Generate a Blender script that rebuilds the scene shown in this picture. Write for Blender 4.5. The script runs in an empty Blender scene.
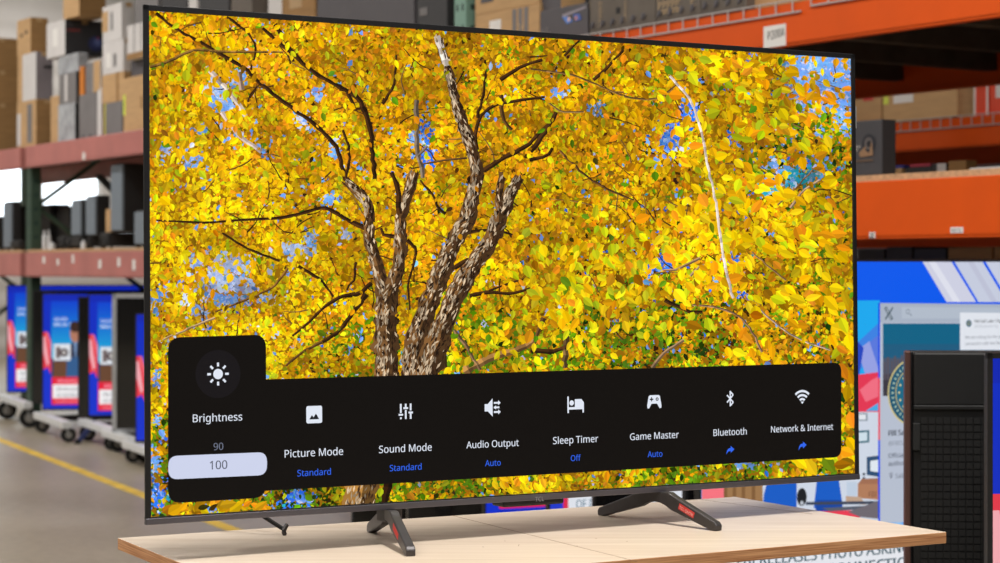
import bpy, bmesh, math, random
import numpy as np
from mathutils import Matrix, Vector

# ------------------------------------------------------------------ camera, light, exposure
F = 2019.0                 # focal length in pixels of the 1000-px-wide frame
CX, HY = 500.0, 266.0      # optical axis column, horizon row
EYE = 1.2                  # camera height
scn = bpy.context.scene
COL = scn.collection
cam = bpy.data.cameras.new('camera'); camo = bpy.data.objects.new('camera', cam); COL.objects.link(camo)
camo.location = (0, 0, EYE); camo.rotation_euler = (math.pi/2, 0, 0)
cam.sensor_width = 36; cam.lens = F*36/1000; cam.shift_y = -(281.5-HY)/1000
cam.clip_start = 0.05; cam.clip_end = 200
cam.dof.use_dof = True; cam.dof.focus_distance = 3.55; cam.dof.aperture_fstop = 7.0
scn.camera = camo
scn.view_settings.view_transform = 'Standard'; scn.view_settings.look = 'None'
scn.view_settings.exposure = 0.0; scn.view_settings.gamma = 1.0
scn.view_settings.use_curve_mapping = False
world = bpy.data.worlds.new('overcast_sky'); scn.world = world; world.use_nodes = True
bg = world.node_tree.nodes['Background']; bg.inputs[0].default_value = (0.86, 0.94, 1, 1); bg.inputs[1].default_value = 4.0

# rack frame: t runs along the rack to the right and nearer, v goes into the rack
RU = Vector((0.535, -0.845, 0)); RU.normalize()
RV = Vector((0.845, 0.535, 0)); RV.normalize()
RP = Vector((-3.55, 15.2, 0))
RANG = math.atan2(RU.y, RU.x)
def tv(t, v, z=0): return RP + RU*t + RV*v + Vector((0, 0, z))

def lamp(name, loc, sx, sy, watts, col=(1, .97, .93), aim=None):
    l = bpy.data.lights.new(name, 'AREA'); l.shape = 'RECTANGLE'; l.size = sx; l.size_y = sy
    l.energy = watts; l.color = col
    o = bpy.data.objects.new(name, l); COL.objects.link(o); o.location = loc
    if aim is None: o.rotation_euler = (0, 0, RANG)
    else: o.rotation_euler = (Vector(aim)-Vector(loc)).to_track_quat('-Z', 'Y').to_euler()
    return o
CEIL = 5.6
HALL_LAMPS = []
for t in (-5, 1, 6, 11.5, 17):
    for v, wt in ((-2.6, 45 if 5 < t < 13 else 130), (-7.0, 150)):
        HALL_LAMPS.append((t, v))
        lamp('area_lamp', tv(t, v, CEIL-.30), 1.5, .35, wt)
for t in (-4, 3, 10):
    HALL_LAMPS.append((t, 4.5))
    lamp('area_lamp', tv(t, 4.5, CEIL-.30), 1.5, .35, 30)
BENCH_LAMP = Vector((0.50, 2.95, CEIL-.30))
lamp('area_lamp', BENCH_LAMP, .9, .3, 245)
lamp('area_lamp', tv(-8.2, 3.5, CEIL-.30), 1.5, .35, 160)  # added to brighten the left end wall; no known fixture there

# ------------------------------------------------------------------ helpers
def lin(c):
    return tuple((x/255/12.92 if x/255 <= .04045 else ((x/255+.055)/1.055)**2.4) for x in c[:3])
def hgt(py, depth): return EYE + (HY-py)/F*depth
def at(px, py, depth): return Vector(((px-CX)/F*depth, depth, hgt(py, depth)))

MATS = {}
def mat(name, rgb, rough=.6, metal=0., var=.12, scale=8., bump=0., stretch=None, spec=.5, coat=0.):
    if name in MATS: return MATS[name]
    m = bpy.data.materials.new(name); m.use_nodes = True
    nt = m.node_tree; b = nt.nodes['Principled BSDF']
    b.inputs['Roughness'].default_value = rough; b.inputs['Metallic'].default_value = metal
    b.inputs['Specular IOR Level'].default_value = spec
    b.inputs['Coat Weight'].default_value = coat
    tc = nt.nodes.new('ShaderNodeTexCoord'); mp = nt.nodes.new('ShaderNodeMapping')
    if stretch: mp.inputs['Scale'].default_value = stretch
    nz = nt.nodes.new('ShaderNodeTexNoise'); nz.inputs['Scale'].default_value = scale
    nz.inputs['Detail'].default_value = 5
    rp = nt.nodes.new('ShaderNodeValToRGB'); l = lin(rgb)
    rp.color_ramp.elements[0].position = .3; rp.color_ramp.elements[1].position = .7
    rp.color_ramp.elements[0].color = (*[x*(1-var) for x in l], 1)
    rp.color_ramp.elements[1].color = (*[min(1, x*(1+var)) for x in l], 1)
    nt.links.new(tc.outputs['Object'], mp.inputs['Vector']); nt.links.new(mp.outputs[0], nz.inputs['Vector'])
    nt.links.new(nz.outputs['Fac'], rp.inputs[0]); nt.links.new(rp.outputs[0], b.inputs['Base Color'])
    if bump:
        bp = nt.nodes.new('ShaderNodeBump'); bp.inputs['Strength'].default_value = bump; bp.inputs['Distance'].default_value = .004
        nt.links.new(nz.outputs['Fac'], bp.inputs['Height']); nt.links.new(bp.outputs[0], b.inputs['Normal'])
    MATS[name] = m
    return m

def screen_mat(name, gain=1.0, rough=.16, spec=.5):
    m = bpy.data.materials.new(name); m.use_nodes = True
    nt = m.node_tree; b = nt.nodes['Principled BSDF']
    b.inputs['Base Color'].default_value = (.002, .002, .002, 1); b.inputs['Roughness'].default_value = rough
    b.inputs['Specular IOR Level'].default_value = spec
    a = nt.nodes.new('ShaderNodeAttribute'); a.attribute_name = 'pixel'
    nt.links.new(a.outputs['Color'], b.inputs['Emission Color']); b.inputs['Emission Strength'].default_value = gain
    return m

def link(name, me, material=None, parent=None):
    o = bpy.data.objects.new(name, me); COL.objects.link(o)
    if material is not None:
        for m in (material if isinstance(material, (list, tuple)) else [material]): me.materials.append(m)
    if parent is not None: o.parent = parent
    return o
def tag(o, label=None, cat=None, group=None, kind=None):
    if label: o['label'] = label
    if cat: o['category'] = cat
    if group: o['group'] = group
    if kind: o['kind'] = kind
    return o
def empty(name, loc, rz=0, label=None, cat=None, group=None):
    o = bpy.data.objects.new(name, None); COL.objects.link(o); o.empty_display_size = .1
    o.location = loc; o.rotation_euler = (0, 0, rz)
    return tag(o, label, cat, group)

class MB:
    """collects shapes into one mesh"""
    def __init__(s): s.bm = bmesh.new(); s.mi = 0
    def _set(s, fs):
        for f in fs: f.material_index = s.mi
    def box(s, x0, x1, y0, y1, z0, z1, bev=0):
        r = bmesh.ops.create_cube(s.bm, size=1)
        M = Matrix.Translation(((x0+x1)/2, (y0+y1)/2, (z0+z1)/2)) @ Matrix.Diagonal((abs(x1-x0), abs(y1-y0), abs(z1-z0), 1))
        bmesh.ops.transform(s.bm, matrix=M, verts=r['verts'])
        fs = {f for v in r['verts'] for f in v.link_faces}; s._set(fs)
        if bev:
            es = list({e for v in r['verts'] for e in v.link_edges})
            rr = bmesh.ops.bevel(s.bm, geom=es, offset=bev, segments=2, affect='EDGES', profile=.5)
            s._set(rr['faces'])
        return s
    def bar(s, a, b, w, h=None, up=(0, 0, 1)):
        a = Vector(a); b = Vector(b); d = b-a; L = d.length
        h = h or w; z = d.normalized(); x = Vector(up).cross(z)
        if x.length < 1e-4: x = Vector((1, 0, 0)).cross(z)
        x.normalize(); y = z.cross(x)
        R = Matrix((x, y, z)).transposed().to_4x4()
        r = bmesh.ops.create_cube(s.bm, size=1)
        bmesh.ops.transform(s.bm, matrix=Matrix.Translation((a+b)/2) @ R @ Matrix.Diagonal((w, h, L, 1)), verts=r['verts'])
        s._set({f for v in r['verts'] for f in v.link_faces}); return s
    def cyl(s, a, b, r0, r1=None, n=16):
        a = Vector(a); b = Vector(b); d = b-a
        r = bmesh.ops.create_cone(s.bm, cap_ends=True, segments=n, radius1=r0, radius2=r0 if r1 is None else r1, depth=d.length)
        R = d.normalized().to_track_quat('Z', 'Y').to_matrix().to_4x4()
        bmesh.ops.transform(s.bm, matrix=Matrix.Translation((a+b)/2) @ R, verts=r['verts'])
        s._set({f for v in r['verts'] for f in v.link_faces}); return s
    def prism(s, pts, n, depth, O=(0, 0, 0), X=(1, 0, 0), Y=(0, 0, 1)):
        """polygon pts in plane (X,Y) at O, extruded along n by depth (centred)"""
        O = Vector(O); X = Vector(X); Y = Vector(Y); n = Vector(n)
        a = [s.bm.verts.new(O+X*p[0]+Y*p[1]-n*depth/2) for p in pts]
        b = [s.bm.verts.new(O+X*p[0]+Y*p[1]+n*depth/2) for p in pts]
        k = len(pts); fs = [s.bm.faces.new(a), s.bm.faces.new(b[::-1])]
        for i in range(k): fs.append(s.bm.faces.new((a[i], b[i], b[(i+1) % k], a[(i+1) % k])))
        s._set(fs); return s
    def torus(s, c, axis, R, r, n=20, k=8):
        c = Vector(c); q = Vector(axis).to_track_quat('Z', 'Y').to_matrix()
        vs = [[s.bm.verts.new(c+q @ Vector(((R+r*math.cos(b*2*math.pi/k))*math.cos(a*2*math.pi/n), (R+r*math.cos(b*2*math.pi/k))*math.sin(a*2*math.pi/n), r*math.sin(b*2*math.pi/k)))) for b in range(k)] for a in range(n)]
        fs = [s.bm.faces.new((vs[a][b], vs[(a+1) % n][b], vs[(a+1) % n][(b+1) % k], vs[a][(b+1) % k])) for a in range(n) for b in range(k)]
        s._set(fs); return s
    def build(s, name, material, parent=None, smooth=False):
        bmesh.ops.recalc_face_normals(s.bm, faces=s.bm.faces[:])
        me = bpy.data.meshes.new(name); s.bm.to_mesh(me); s.bm.free()
        if smooth:
            for p in me.polygons: p.use_smooth = True
            me.set_sharp_from_angle(angle=math.radians(35))
        return link(name, me, material, parent)

_tc = {}
import os
try: SANS = bpy.data.fonts.load(os.path.join(bpy.utils.system_resource('DATAFILES'), 'fonts', 'NotoSansHebrew-Regular.woff2'))
except Exception: SANS = None
def text_geo(body, bold=0.):
    """outline text as 2-D triangles; cap height about 0.7 per unit size"""
    if (body, bold) in _tc: return _tc[(body, bold)]
    c = bpy.data.curves.new('txt', 'FONT'); c.body = body; c.size = 1; c.resolution_u = 3
    if SANS: c.font = SANS
    o = bpy.data.objects.new('txt', c); COL.objects.link(o)
    dg = bpy.context.evaluated_depsgraph_get()
    me = bpy.data.meshes.new_from_object(o.evaluated_get(dg))
    V = np.array([v.co[:2] for v in me.vertices]).reshape(-1, 2); P = [tuple(p.vertices) for p in me.polygons]
    bpy.data.objects.remove(o); bpy.data.curves.remove(c); bpy.data.meshes.remove(me)
    if bold:
        n = len(V); V = np.concatenate([V+np.array([k*bold, 0]) for k in (-1, 0, 1)]); P = [tuple(i+n*k for i in p) for k in range(3) for p in P]
    _tc[(body, bold)] = (V, P); return V, P
def text_fit(body, x0, x1, yc, bold=0., height=None, left=False):
    """text geometry placed between x0 and x1 and centred on yc (cap centre)"""
    V, P = text_geo(body, bold)
    mn, mx = V.min(0), V.max(0)
    capc = .35
    if height is None: sx = sy = (x1-x0)/(mx[0]-mn[0])
    else:
        sy = height/.7; sx = sy if left else (x1-x0)/(mx[0]-mn[0])
    W = np.empty_like(V); W[:, 0] = x0+(V[:, 0]-mn[0])*sx; W[:, 1] = yc+(V[:, 1]-capc)*sy
    return W, P

class Flat:
    """coloured flat artwork in plane coordinates: right = +x, up = +y, viewer at -normal side; thin layers"""
    def __init__(s): s.v = []; s.f = []; s.c = []; s.n = 0; s.z = 0.; s.dz = 2e-5
    def poly(s, pts, col):
        k = len(pts); s.z += s.dz
        s.v.append(np.c_[np.asarray(pts, float), np.full(k, s.z)]); s.f.append(tuple(range(s.n, s.n+k))); s.c.append([lin(col)]*k); s.n += k
    def rect(s, x0, y0, x1, y1, col): s.poly([(x0, y0), (x1, y0), (x1, y1), (x0, y1)], col)
    def circ(s, cx, cy, r, col, n=28, r2=None):
        s.poly([(cx+r*math.cos(a*2*math.pi/n), cy+(r2 or r)*math.sin(a*2*math.pi/n)) for a in range(n)], col)
    def rrect(s, x0, y0, x1, y1, r, col): s.poly(rrect_pts(x0, y0, x1, y1, r), col)
    def text(s, W, P, col):
        s.z += s.dz
        s.v.append(np.c_[W, np.full(len(W), s.z)])
        for p in P: s.f.append(tuple(i+s.n for i in p)); s.c.append([lin(col)]*len(p))
        s.n += len(W)
    def quads(s, Q, C, z):
        """Q (N,4,2), C (N,4,3) linear, z (N,)"""
        N = len(Q); V = np.concatenate([Q.reshape(-1, 2), np.repeat(z, 4)[:, None]], 1)
        s.v.append(V); base = s.n
        s.f.extend(map(tuple, (np.arange(N*4).reshape(N, 4)+base).tolist())); s.c.extend(C.tolist()); s.n += N*4
        s.z = max(s.z, float(z.max()))
    def build(s, name, material, parent=None):
        V = np.concatenate(s.v); me = bpy.data.meshes.new(name)
        # plane coords -> local: x right, z up, viewer at -y
        W = np.stack([V[:, 0], -V[:, 2], V[:, 1]], 1)
        me.from_pydata(W.tolist(), [], s.f)
        at_ = me.color_attributes.new('pixel', 'FLOAT_COLOR', 'CORNER')
        flat = np.concatenate([np.asarray(c, np.float32).reshape(-1, 3) for c in s.c])
        at_.data.foreach_set('color', np.c_[flat, np.ones(len(flat))].astype(np.float32).ravel())
        return link(name, me, material, parent)
def rrect_pts(x0, y0, x1, y1, r, n=6):
    p = []
    for cx, cy, a0 in ((x1-r, y0+r, -90), (x1-r, y1-r, 0), (x0+r, y1-r, 90), (x0+r, y0+r, 180)):
        for k in range(n+1):
            a = math.radians(a0+90*k/n); p.append((cx+r*math.cos(a), cy+r*math.sin(a)))
    return p

class Plane:
    """a vertical-ish display plane; maps sight lines of the photograph to its own metres"""
    def __init__(s, O, yaw, lean=0., roll=0.):
        d = np.array([math.cos(yaw), math.sin(yaw), 0]); n = np.array([math.sin(yaw), -math.cos(yaw), 0]); u = np.array([0, 0, 1.])
        u2 = math.cos(lean)*u-math.sin(lean)*n
        s.d = math.cos(roll)*d+math.sin(roll)*u2; s.u = -math.sin(roll)*d+math.cos(roll)*u2
        s.n = np.cross(s.d, s.u); s.O = np.array(O, float)      # s.n points to the viewer
        M = Matrix.Identity(4)
        for i in range(3): M[i][0] = s.d[i]; M[i][1] = -s.n[i]; M[i][2] = s.u[i]; M[i][3] = s.O[i]
        s.M = M
    def m(s, px, py):
        px = np.asarray(px, float); py = np.asarray(py, float)
        r = np.stack([(px-CX)/F, np.ones_like(px), (HY-py)/F], -1)
        C = np.array([0, 0, EYE]); t = ((s.O-C) @ s.n)/(r @ s.n)
        Q = C+r*t[..., None]-s.O
        return np.stack([Q @ s.d, Q @ s.u], -1)
    def pt(s, px, py): return tuple(s.m(np.array([px]), np.array([py]))[0])
    def pts(s, L): L = np.array(L, float); return [tuple(x) for x in s.m(L[:, 0], L[:, 1])]

# ------------------------------------------------------------------ materials
M_black = mat('black_plastic', (15, 15, 16), .45, var=.1, scale=40)
M_bezel = mat('black_satin_metal', (38, 38, 40), .38, .3, var=.08, scale=60)
M_gun = mat('gunmetal_trim', (112, 110, 118), .36, .75, var=.06, scale=30, stretch=(.2, 1, 8))
M_foot = mat('dark_grey_cast_metal', (72, 69, 70), .42, .45, var=.08, scale=50)
M_silver = mat('brushed_aluminium', (205, 208, 212), .35, .6, var=.08, scale=20)
M_rubber = mat('black_rubber', (18, 18, 18), .8, var=.15, scale=40)
M_orange = mat('orange_powder_coat', (224, 84, 0), .5, var=.05, scale=5, bump=.05, spec=.25)
M_redglare = mat('red_powder_coat_glare', (192, 120, 114), .34, var=.1, scale=5)  # red coat; washed-out glare is put into its pale pink base colour
M_green = mat('pale_green_enamel', (126, 164, 148), .5, var=.08, scale=6)
M_dkgreen = mat('dark_green_enamel', (58, 80, 66), .5, var=.08, scale=6)
M_hole = mat('punched_hole_shadow', (36, 62, 58), .8)
M_wire = mat('galvanised_wire', (196, 192, 190), .4, .4, var=.06)
M_deck = mat('particle_board', (196, 160, 120), .8, var=.2, scale=60)
M_deckdark = mat('dusty_steel_deck', (84, 78, 74), .7, .2, var=.2, scale=10)
M_paper = mat('white_paper', (235, 232, 228), .8, var=.02)
M_ink = mat('black_ink', (40, 38, 40), .8, var=.02)
M_red = mat('red_print', (214, 60, 56), .6, var=.05)
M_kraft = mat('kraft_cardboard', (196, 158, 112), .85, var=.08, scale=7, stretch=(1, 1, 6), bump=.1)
M_kraft2 = mat('brown_and_shaded_cardboard', (158, 120, 74), .85, var=.1, scale=7, stretch=(1, 1, 6), bump=.1)  # brown cartons; also right sides of tan ones, with their shade painted in
M_greycard = mat('grey_printed_cardboard', (122, 118, 118), .7, var=.1, scale=6)
M_slate = mat('slate_printed_cardboard', (84, 80, 84), .6, var=.08, scale=6)
M_dkcard = mat('charcoal_printed_cardboard', (46, 44, 46), .55, var=.1, scale=6)
M_taupe = mat('taupe_printed_cardboard', (104, 95, 86), .75, var=.12, scale=8)
M_whitecard = mat('white_cardboard', (214, 210, 208), .7, var=.05, scale=6)
M_tape = mat('clear_packing_tape', (186, 152, 108), .35, var=.05)
M_wrap = mat('clear_stretch_film', (180, 184, 190), .12, var=.3, scale=14, bump=.6, coat=1)

# ------------------------------------------------------------------ the hall
def concrete():
    m = bpy.data.materials.new('polished_concrete'); m.use_nodes = True; nt = m.node_tree; b = nt.nodes['Principled BSDF']
    tc = nt.nodes.new('ShaderNodeTexCoord')
    n1 = nt.nodes.new('ShaderNodeTexNoise'); n1.inputs['Scale'].default_value = .7; n1.inputs['Detail'].default_value = 8
    n2 = nt.nodes.new('ShaderNodeTexNoise'); n2.inputs['Scale'].default_value = 18; n2.inputs['Detail'].default_value = 6
    mx = nt.nodes.new('ShaderNodeMix'); mx.data_type = 'FLOAT'; mx.inputs[0].default_value = .4
    rp = nt.nodes.new('ShaderNodeValToRGB')
    rp.color_ramp.elements[0].position = .32; rp.color_ramp.elements[0].color = (*lin((140, 130, 112)), 1)
    rp.color_ramp.elements[1].position = .68; rp.color_ramp.elements[1].color = (*lin((174, 163, 144)), 1)
    nt.links.new(tc.outputs['Object'], n1.inputs[0]); nt.links.new(tc.outputs['Object'], n2.inputs[0])
    nt.links.new(n1.outputs[0], mx.inputs[2]); nt.links.new(n2.outputs[0], mx.inputs[3]); nt.links.new(mx.outputs[0], rp.inputs[0])
    nt.links.new(rp.outputs[0], b.inputs['Base Color']); b.inputs['Roughness'].default_value = .38
    return m
def siding():
    m = bpy.data.materials.new('ribbed_metal_siding'); m.use_nodes = True; nt = m.node_tree; b = nt.nodes['Principled BSDF']
    tc = nt.nodes.new('ShaderNodeTexCoord'); w = nt.nodes.new('ShaderNodeTexWave'); w.bands_direction = 'Z'; w.inputs['Scale'].default_value = 1.1
    w.inputs['Distortion'].default_value = 0
    nz = nt.nodes.new('ShaderNodeTexNoise'); nz.inputs['Scale'].default_value = 2
    rp = nt.nodes.new('ShaderNodeValToRGB'); rp.color_ramp.elements[0].color = (*lin((196, 190, 184)), 1); rp.color_ramp.elements[1].color = (*lin((216, 212, 208)), 1)
    bp = nt.nodes.new('ShaderNodeBump'); bp.inputs['Strength'].default_value = .6; bp.inputs['Distance'].default_value = .03
    nt.links.new(tc.outputs['Object'], w.inputs[0]); nt.links.new(tc.outputs['Object'], nz.inputs[0])
    nt.links.new(nz.outputs[0], rp.inputs[0]); nt.links.new(rp.outputs[0], b.inputs['Base Color'])
    nt.links.new(w.outputs['Fac'], bp.inputs['Height']); nt.links.new(bp.outputs[0], b.inputs['Normal']); b.inputs['Roughness'].default_value = .6
    return m
M_floor = concrete(); M_wall = siding(); M_wdark = mat('dark_grey_wall_paint', (84, 84, 88), .8, var=.06, scale=2); M_ceil = mat('painted_ceiling_deck', (196, 194, 190), .8, var=.05, scale=2)
T0, T1, V0, V1 = -11.0, 22.0, -9.5, 9.5
def rack_obj(mb, name, material, kind='structure'):
    o = mb.build(name, material); o.location = RP; o.rotation_euler = (0, 0, RANG)
    return tag(o, kind=kind)
rack_obj(MB().box(T0-.3, T1+.3, V0-.3, V1+.3, -.2, 0), 'floor', M_floor)
rack_obj(MB().box(T0-.3, T1+.3, V0-.3, V1+.3, CEIL, CEIL+.2), 'ceiling', M_ceil)
rack_obj(MB().box(T0, T1, V1, V1+.2, 0, CEIL), 'wall_back', M_wdark)
rack_obj(MB().box(T0, T1, V0-.2, V0, 0, CEIL), 'wall_front', M_wdark)
rack_obj(MB().box(T1, T1+.2, V0, V1, 0, CEIL), 'wall_right', M_wdark)
# left end wall with a ribbon of tall bright windows
WIN = [(1.9, 2.75), (2.95, 3.8), (4.0, 4.85), (5.05, 5.9), (6.1, 6.9)]
WZ0, WZ1 = 1.62, 2.62
w = MB(); edge = V0
for a, b in WIN:
    w.box(T0-.2, T0, edge, a, 0, CEIL); w.box(T0-.2, T0, a, b, 0, WZ0); w.box(T0-.2, T0, a, b, WZ1, CEIL); edge = b
w.box(T0-.2, T0, edge, V1, 0, CEIL)
rack_obj(w, 'wall_left', M_wall)
M_frame = mat('window_frame_paint', (228, 228, 226), .5, var=.03)
def glass():
    m = bpy.data.materials.new('window_glass'); m.use_nodes = True; nt = m.node_tree
    nt.nodes.remove(nt.nodes['Principled BSDF']); out = nt.nodes['Material Output']
    a = nt.nodes.new('ShaderNodeBsdfTransparent'); g = nt.nodes.new('ShaderNodeBsdfGlossy'); g.inputs['Roughness'].default_value = .03
    fr = nt.nodes.new('ShaderNodeFresnel'); fr.inputs[0].default_value = 1.4; mx = nt.nodes.new('ShaderNodeMixShader')
    nt.links.new(fr.outputs[0], mx.inputs[0]); nt.links.new(a.outputs[0], mx.inputs[1]); nt.links.new(g.outputs[0], mx.inputs[2]); nt.links.new(mx.outputs[0], out.inputs[0])
    return m
M_glass = glass()
for i, (a, b) in enumerate(WIN):
    f = MB()
    for y0, y1, z0, z1 in ((a, a+.04, WZ0, WZ1), (b-.04, b, WZ0, WZ1), (a, b, WZ0, WZ0+.04), (a, b, WZ1-.04, WZ1)): f.box(T0-.12, T0-.04, y0, y1, z0, z1)
    fo = rack_obj(f, 'window_%d' % (i+1), M_frame)
    MB().box(T0-.09, T0-.08, a+.04, b-.04, WZ0+.04, WZ1-.04).build('pane', M_glass, fo)
# painted aisle line
g1 = Vector(((0-CX)/F*1.2*F/174, 1.2*F/174, 0)); g2 = Vector(((145-CX)/F*1.2*F/230, 1.2*F/230, 0)); g3 = Vector(((212-CX)/F*1.2*F/261, 1.2*F/261, 0))
M_yellow = mat('worn_yellow_floor_paint', (236, 196, 62), .5, var=.22, scale=6)
def floor_strip(A, B, wd, name, material):
    d = (B-A).normalized(); n = Vector((-d.y, d.x, 0))*wd/2
    m = MB(); m.prism([(0, 0)], (0, 0, 1), .0) if False else None
    vs = [A-n, B-n, B+n, A+n]
    m.prism([(p.x, p.y) for p in vs], (0, 0, 1), .002, O=(0, 0, .0012), X=(1, 0, 0), Y=(0, 1, 0))
    return m.build(name, material)
dd = (g2-g1).normalized()
tag(floor_strip(g1-dd*2.5, g2+dd*6, .07, 'floor_marking', M_yellow), 'worn yellow painted line running along the grey concrete floor', 'floor line')

# ------------------------------------------------------------------ racks
def t_at(px, v=0.):
    k = (px-CX)/F; P = RP+RV*v
    return (k*P.y-P.x)/(RU.x-k*RU.y)
def v_at(px, t):
    k = (px-CX)/F; P = RP+RU*t
    return (k*P.y-P.x)/(RV.x-k*RV.y)
def z_at(px, py, v=0.):
    return hgt(py, tv(t_at(px, v), v).y)
def rack_thing(name, label, cat, group=None):
    return empty(name, RP, RANG, label, cat, group)
DEPTH = 1.07
def punched(base):
    """enamel with two columns of small dark punched holes along a post (object space)"""
    m = base.copy(); m.name = base.name+'_punched'; nt = m.node_tree; b = nt.nodes['Principled BSDF']
    src = b.inputs['Base Color'].links[0].from_socket
    tc = nt.nodes.new('ShaderNodeTexCoord'); sx = nt.nodes.new('ShaderNodeSeparateXYZ'); nt.links.new(tc.outputs['Object'], sx.inputs[0])
    def mth(op, a, bb=None):
        n = nt.nodes.new('ShaderNodeMath'); n.operation = op
        for i, q in enumerate((a, bb)):
            if q is None: continue
            if isinstance(q, (int, float)): n.inputs[i].default_value = q
            else: nt.links.new(q, n.inputs[i])
        return n.outputs[0]
    zf = mth('ABSOLUTE', mth('SUBTRACT', mth('FRACT', mth('MULTIPLY', sx.outputs[2], 1/.105)), .5))
    ax = mth('ABSOLUTE', mth('SUBTRACT', mth('ABSOLUTE', sx.outputs[0]), .025)); ay = mth('ABSOLUTE', mth('SUBTRACT', sx.outputs[1], .04))
    onf = mth('LESS_THAN', sx.outputs[1], .0005)
    d1 = mth('MULTIPLY', mth('MULTIPLY', mth('LESS_THAN', ax, .010), mth('LESS_THAN', zf, .16)), onf)
    d2 = mth('MULTIPLY', mth('MULTIPLY', mth('LESS_THAN', ay, .013), mth('LESS_THAN', zf, .13)), mth('GREATER_THAN', sx.outputs[0], .0545))
    mk = mth('MAXIMUM', d1, d2); mx = nt.nodes.new('ShaderNodeMix'); mx.data_type = 'RGBA'
    nt.links.new(mk, mx.inputs[0]); nt.links.new(src, mx.inputs[6]); mx.inputs[7].default_value = (*lin((30, 58, 54)), 1); nt.links.new(mx.outputs[2], b.inputs['Base Color'])
    return m
M_greenp = punched(M_green); M_dkgreenp = punched(M_dkgreen)
def upright(parent, t, z1, m, v0=0., depth=DEPTH):
    """front and back post with punched faces, horizontal and diagonal struts"""
    for i, v in enumerate((v0, v0+depth-.08)):
        p = MB().box(-.055, .055, 0, .08, 0, z1, .004).build('post', M_greenp if m is M_green else M_dkgreenp, parent); p.location = (t, v, 0)
        MB().box(t-.08, t+.08, v-.02, v+.10, 0, .012).build('foot_plate', m, parent)
    zz = .25; s = 0; st = MB()
    while zz < z1-.4:
        a, b = (v0+.06, v0+depth-.06) if s % 2 == 0 else (v0+depth-.06, v0+.06)
        st.bar((t, a, zz), (t, b, zz+.7), .03, .03); s += 1; zz += .7
    st.build('bracing', m, parent)
def beam(parent, ta, tb, v, z0, z1, m, th=.045, stickers=()):
    b = MB().box(ta, tb, v-th, v, z0, z1, .004)
    b.box(ta, tb, v-th, v-.02, z0-.0, z0+.012)
    o = b.build('beam', m, parent)
    for (px, py, w, h, txt) in stickers:
        t = t_at(px, v-th); z = z_at(px, py, v-th)
        so = MB().box(t-w/2, t+w/2, v-th-.002, v-th+.001, z-h/2, z+h/2).build('sticker', M_paper, o)
        if txt:
            fl = Flat(); W, P = text_fit(txt, -w*.4, w*.4, 0); fl.text(W, P, (50, 48, 50))
            # joined lettering sits on the sticker face
            e = fl.build('lettering', M_ink, so); e.location = (t, v-th-.0025, z)
    return o
def deck(parent, ta, tb, v0, v1, z, m, th=.02, name='deck'):
    return MB().box(ta, tb, v0, v1, z-th, z).build(name, m, parent)
def fall_wires(parent, ta, tb, v, ztop, drop, step=.098, th=.0035):
    w = MB(); t = ta
    while t <= tb+.001:
        w.cyl((t, v, ztop+.01), (t, v, ztop-drop), th, n=6); t += step
    w.cyl((ta, v, ztop-drop), (tb, v, ztop-drop), th*1.3, n=6)
    w.cyl((ta, v, ztop+.008), (tb, v, ztop+.008), th, n=6)
    return w.build('wire_deck_edge', m_wire, parent)
m_wire = M_wire
TP0, TP1, TP2 = 0.0, t_at(460), 11.6        # posts: left green, centre green, far right (out of the frame)
TL = -3.0
# left rack bay: shelf heights read off the beams
UL0, UL1 = z_at(80, 162), z_at(80, 139.5)
LL0, LL1 = z_at(80, 277), z_at(80, 252)
left = rack_thing('storage_rack', 'long glare-paled red storage rack with dark green post, at the left of the big television', 'storage rack')
upright(left, TP0, UL1-.01, M_dkgreen); upright(left, TL, UL1-.01, M_dkgreen)
TSPLIT = TP1-.06
for ta, tb in ((TL+.06, TP0-.06), (TP0+.06, TSPLIT)):
    st1 = [(84, 156, .05, .05, '')] if ta > 0 else []
    st2 = [(44, 260, .05, .05, ''), (58, 262, .045, .045, ''), (73, 259, .04, .06, ''), (100, 264, .05, .06, ''), (119, 262, .05, .06, ''), (134, 265, .05, .07, '')] if ta > 0 else []
    beam(left, ta, tb, 0, UL0, UL1, M_redglare, stickers=st1); beam(left, ta, tb, DEPTH, UL0, UL1, M_redglare, th=-.045)
    beam(left, ta, tb, 0, LL0, LL1, M_redglare, stickers=st2); beam(left, ta, tb, DEPTH, LL0, LL1, M_redglare, th=-.045)
    deck(left, ta, tb, 0, DEPTH, UL1+.002, M_deckdark); deck(left, ta, tb, -.03, DEPTH, LL1+.022, M_deck)
MB().bar((TP0+.06, DEPTH*.5, UL0-.05), (TP0+.9, DEPTH*.5, LL1+.25), .05, .03).build('diagonal_brace', M_black, left)
SHL = UL1+.002; SML = LL1+.022

DR = 1.85
right = rack_thing('storage_rack', 'bright orange storage rack with pale green post, behind and right of the big television', 'storage rack')
UR0 = z_at(1000, 18); UR1 = z_at(800, 3.5)
MR0, MR1 = z_at(930, 238), z_at(930, 179)
upright(right, TP1, UR1+1.2, M_green, 0, DR); upright(right, TP2, UR1+1.2, M_green, 0, DR)
b1 = beam(right, TP1+.06, TP2-.06, 0, UR0, UR1, M_orange)
beam(right, TP1+.06, TP2-.06, DR, UR0, UR1, M_orange, th=-.045)
b4 = beam(right, TP1+.06, TP2-.06, 0, MR0, MR1, M_orange, stickers=[(872.5, 235, .03, .022, '#'), (957, 230, .06, .02, 'W0120')])
beam(right, TP1+.06, TP2-.06, DR, MR0-.01, MR1-.03, M_orange, th=-.045)
deck(right, TP1+.06, TP2-.06, 0, DR, UR1+.002, M_deckdark)
deck(right, TP1+.06, TP2-.06, -.02, DR, MR1+.024, M_deck, th=.024)
js = MB(); t = TP1+.5
while t < TP2: js.box(t-.03, t+.03, 0, DR, UR1-.10, UR1-.02); t += .62
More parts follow.
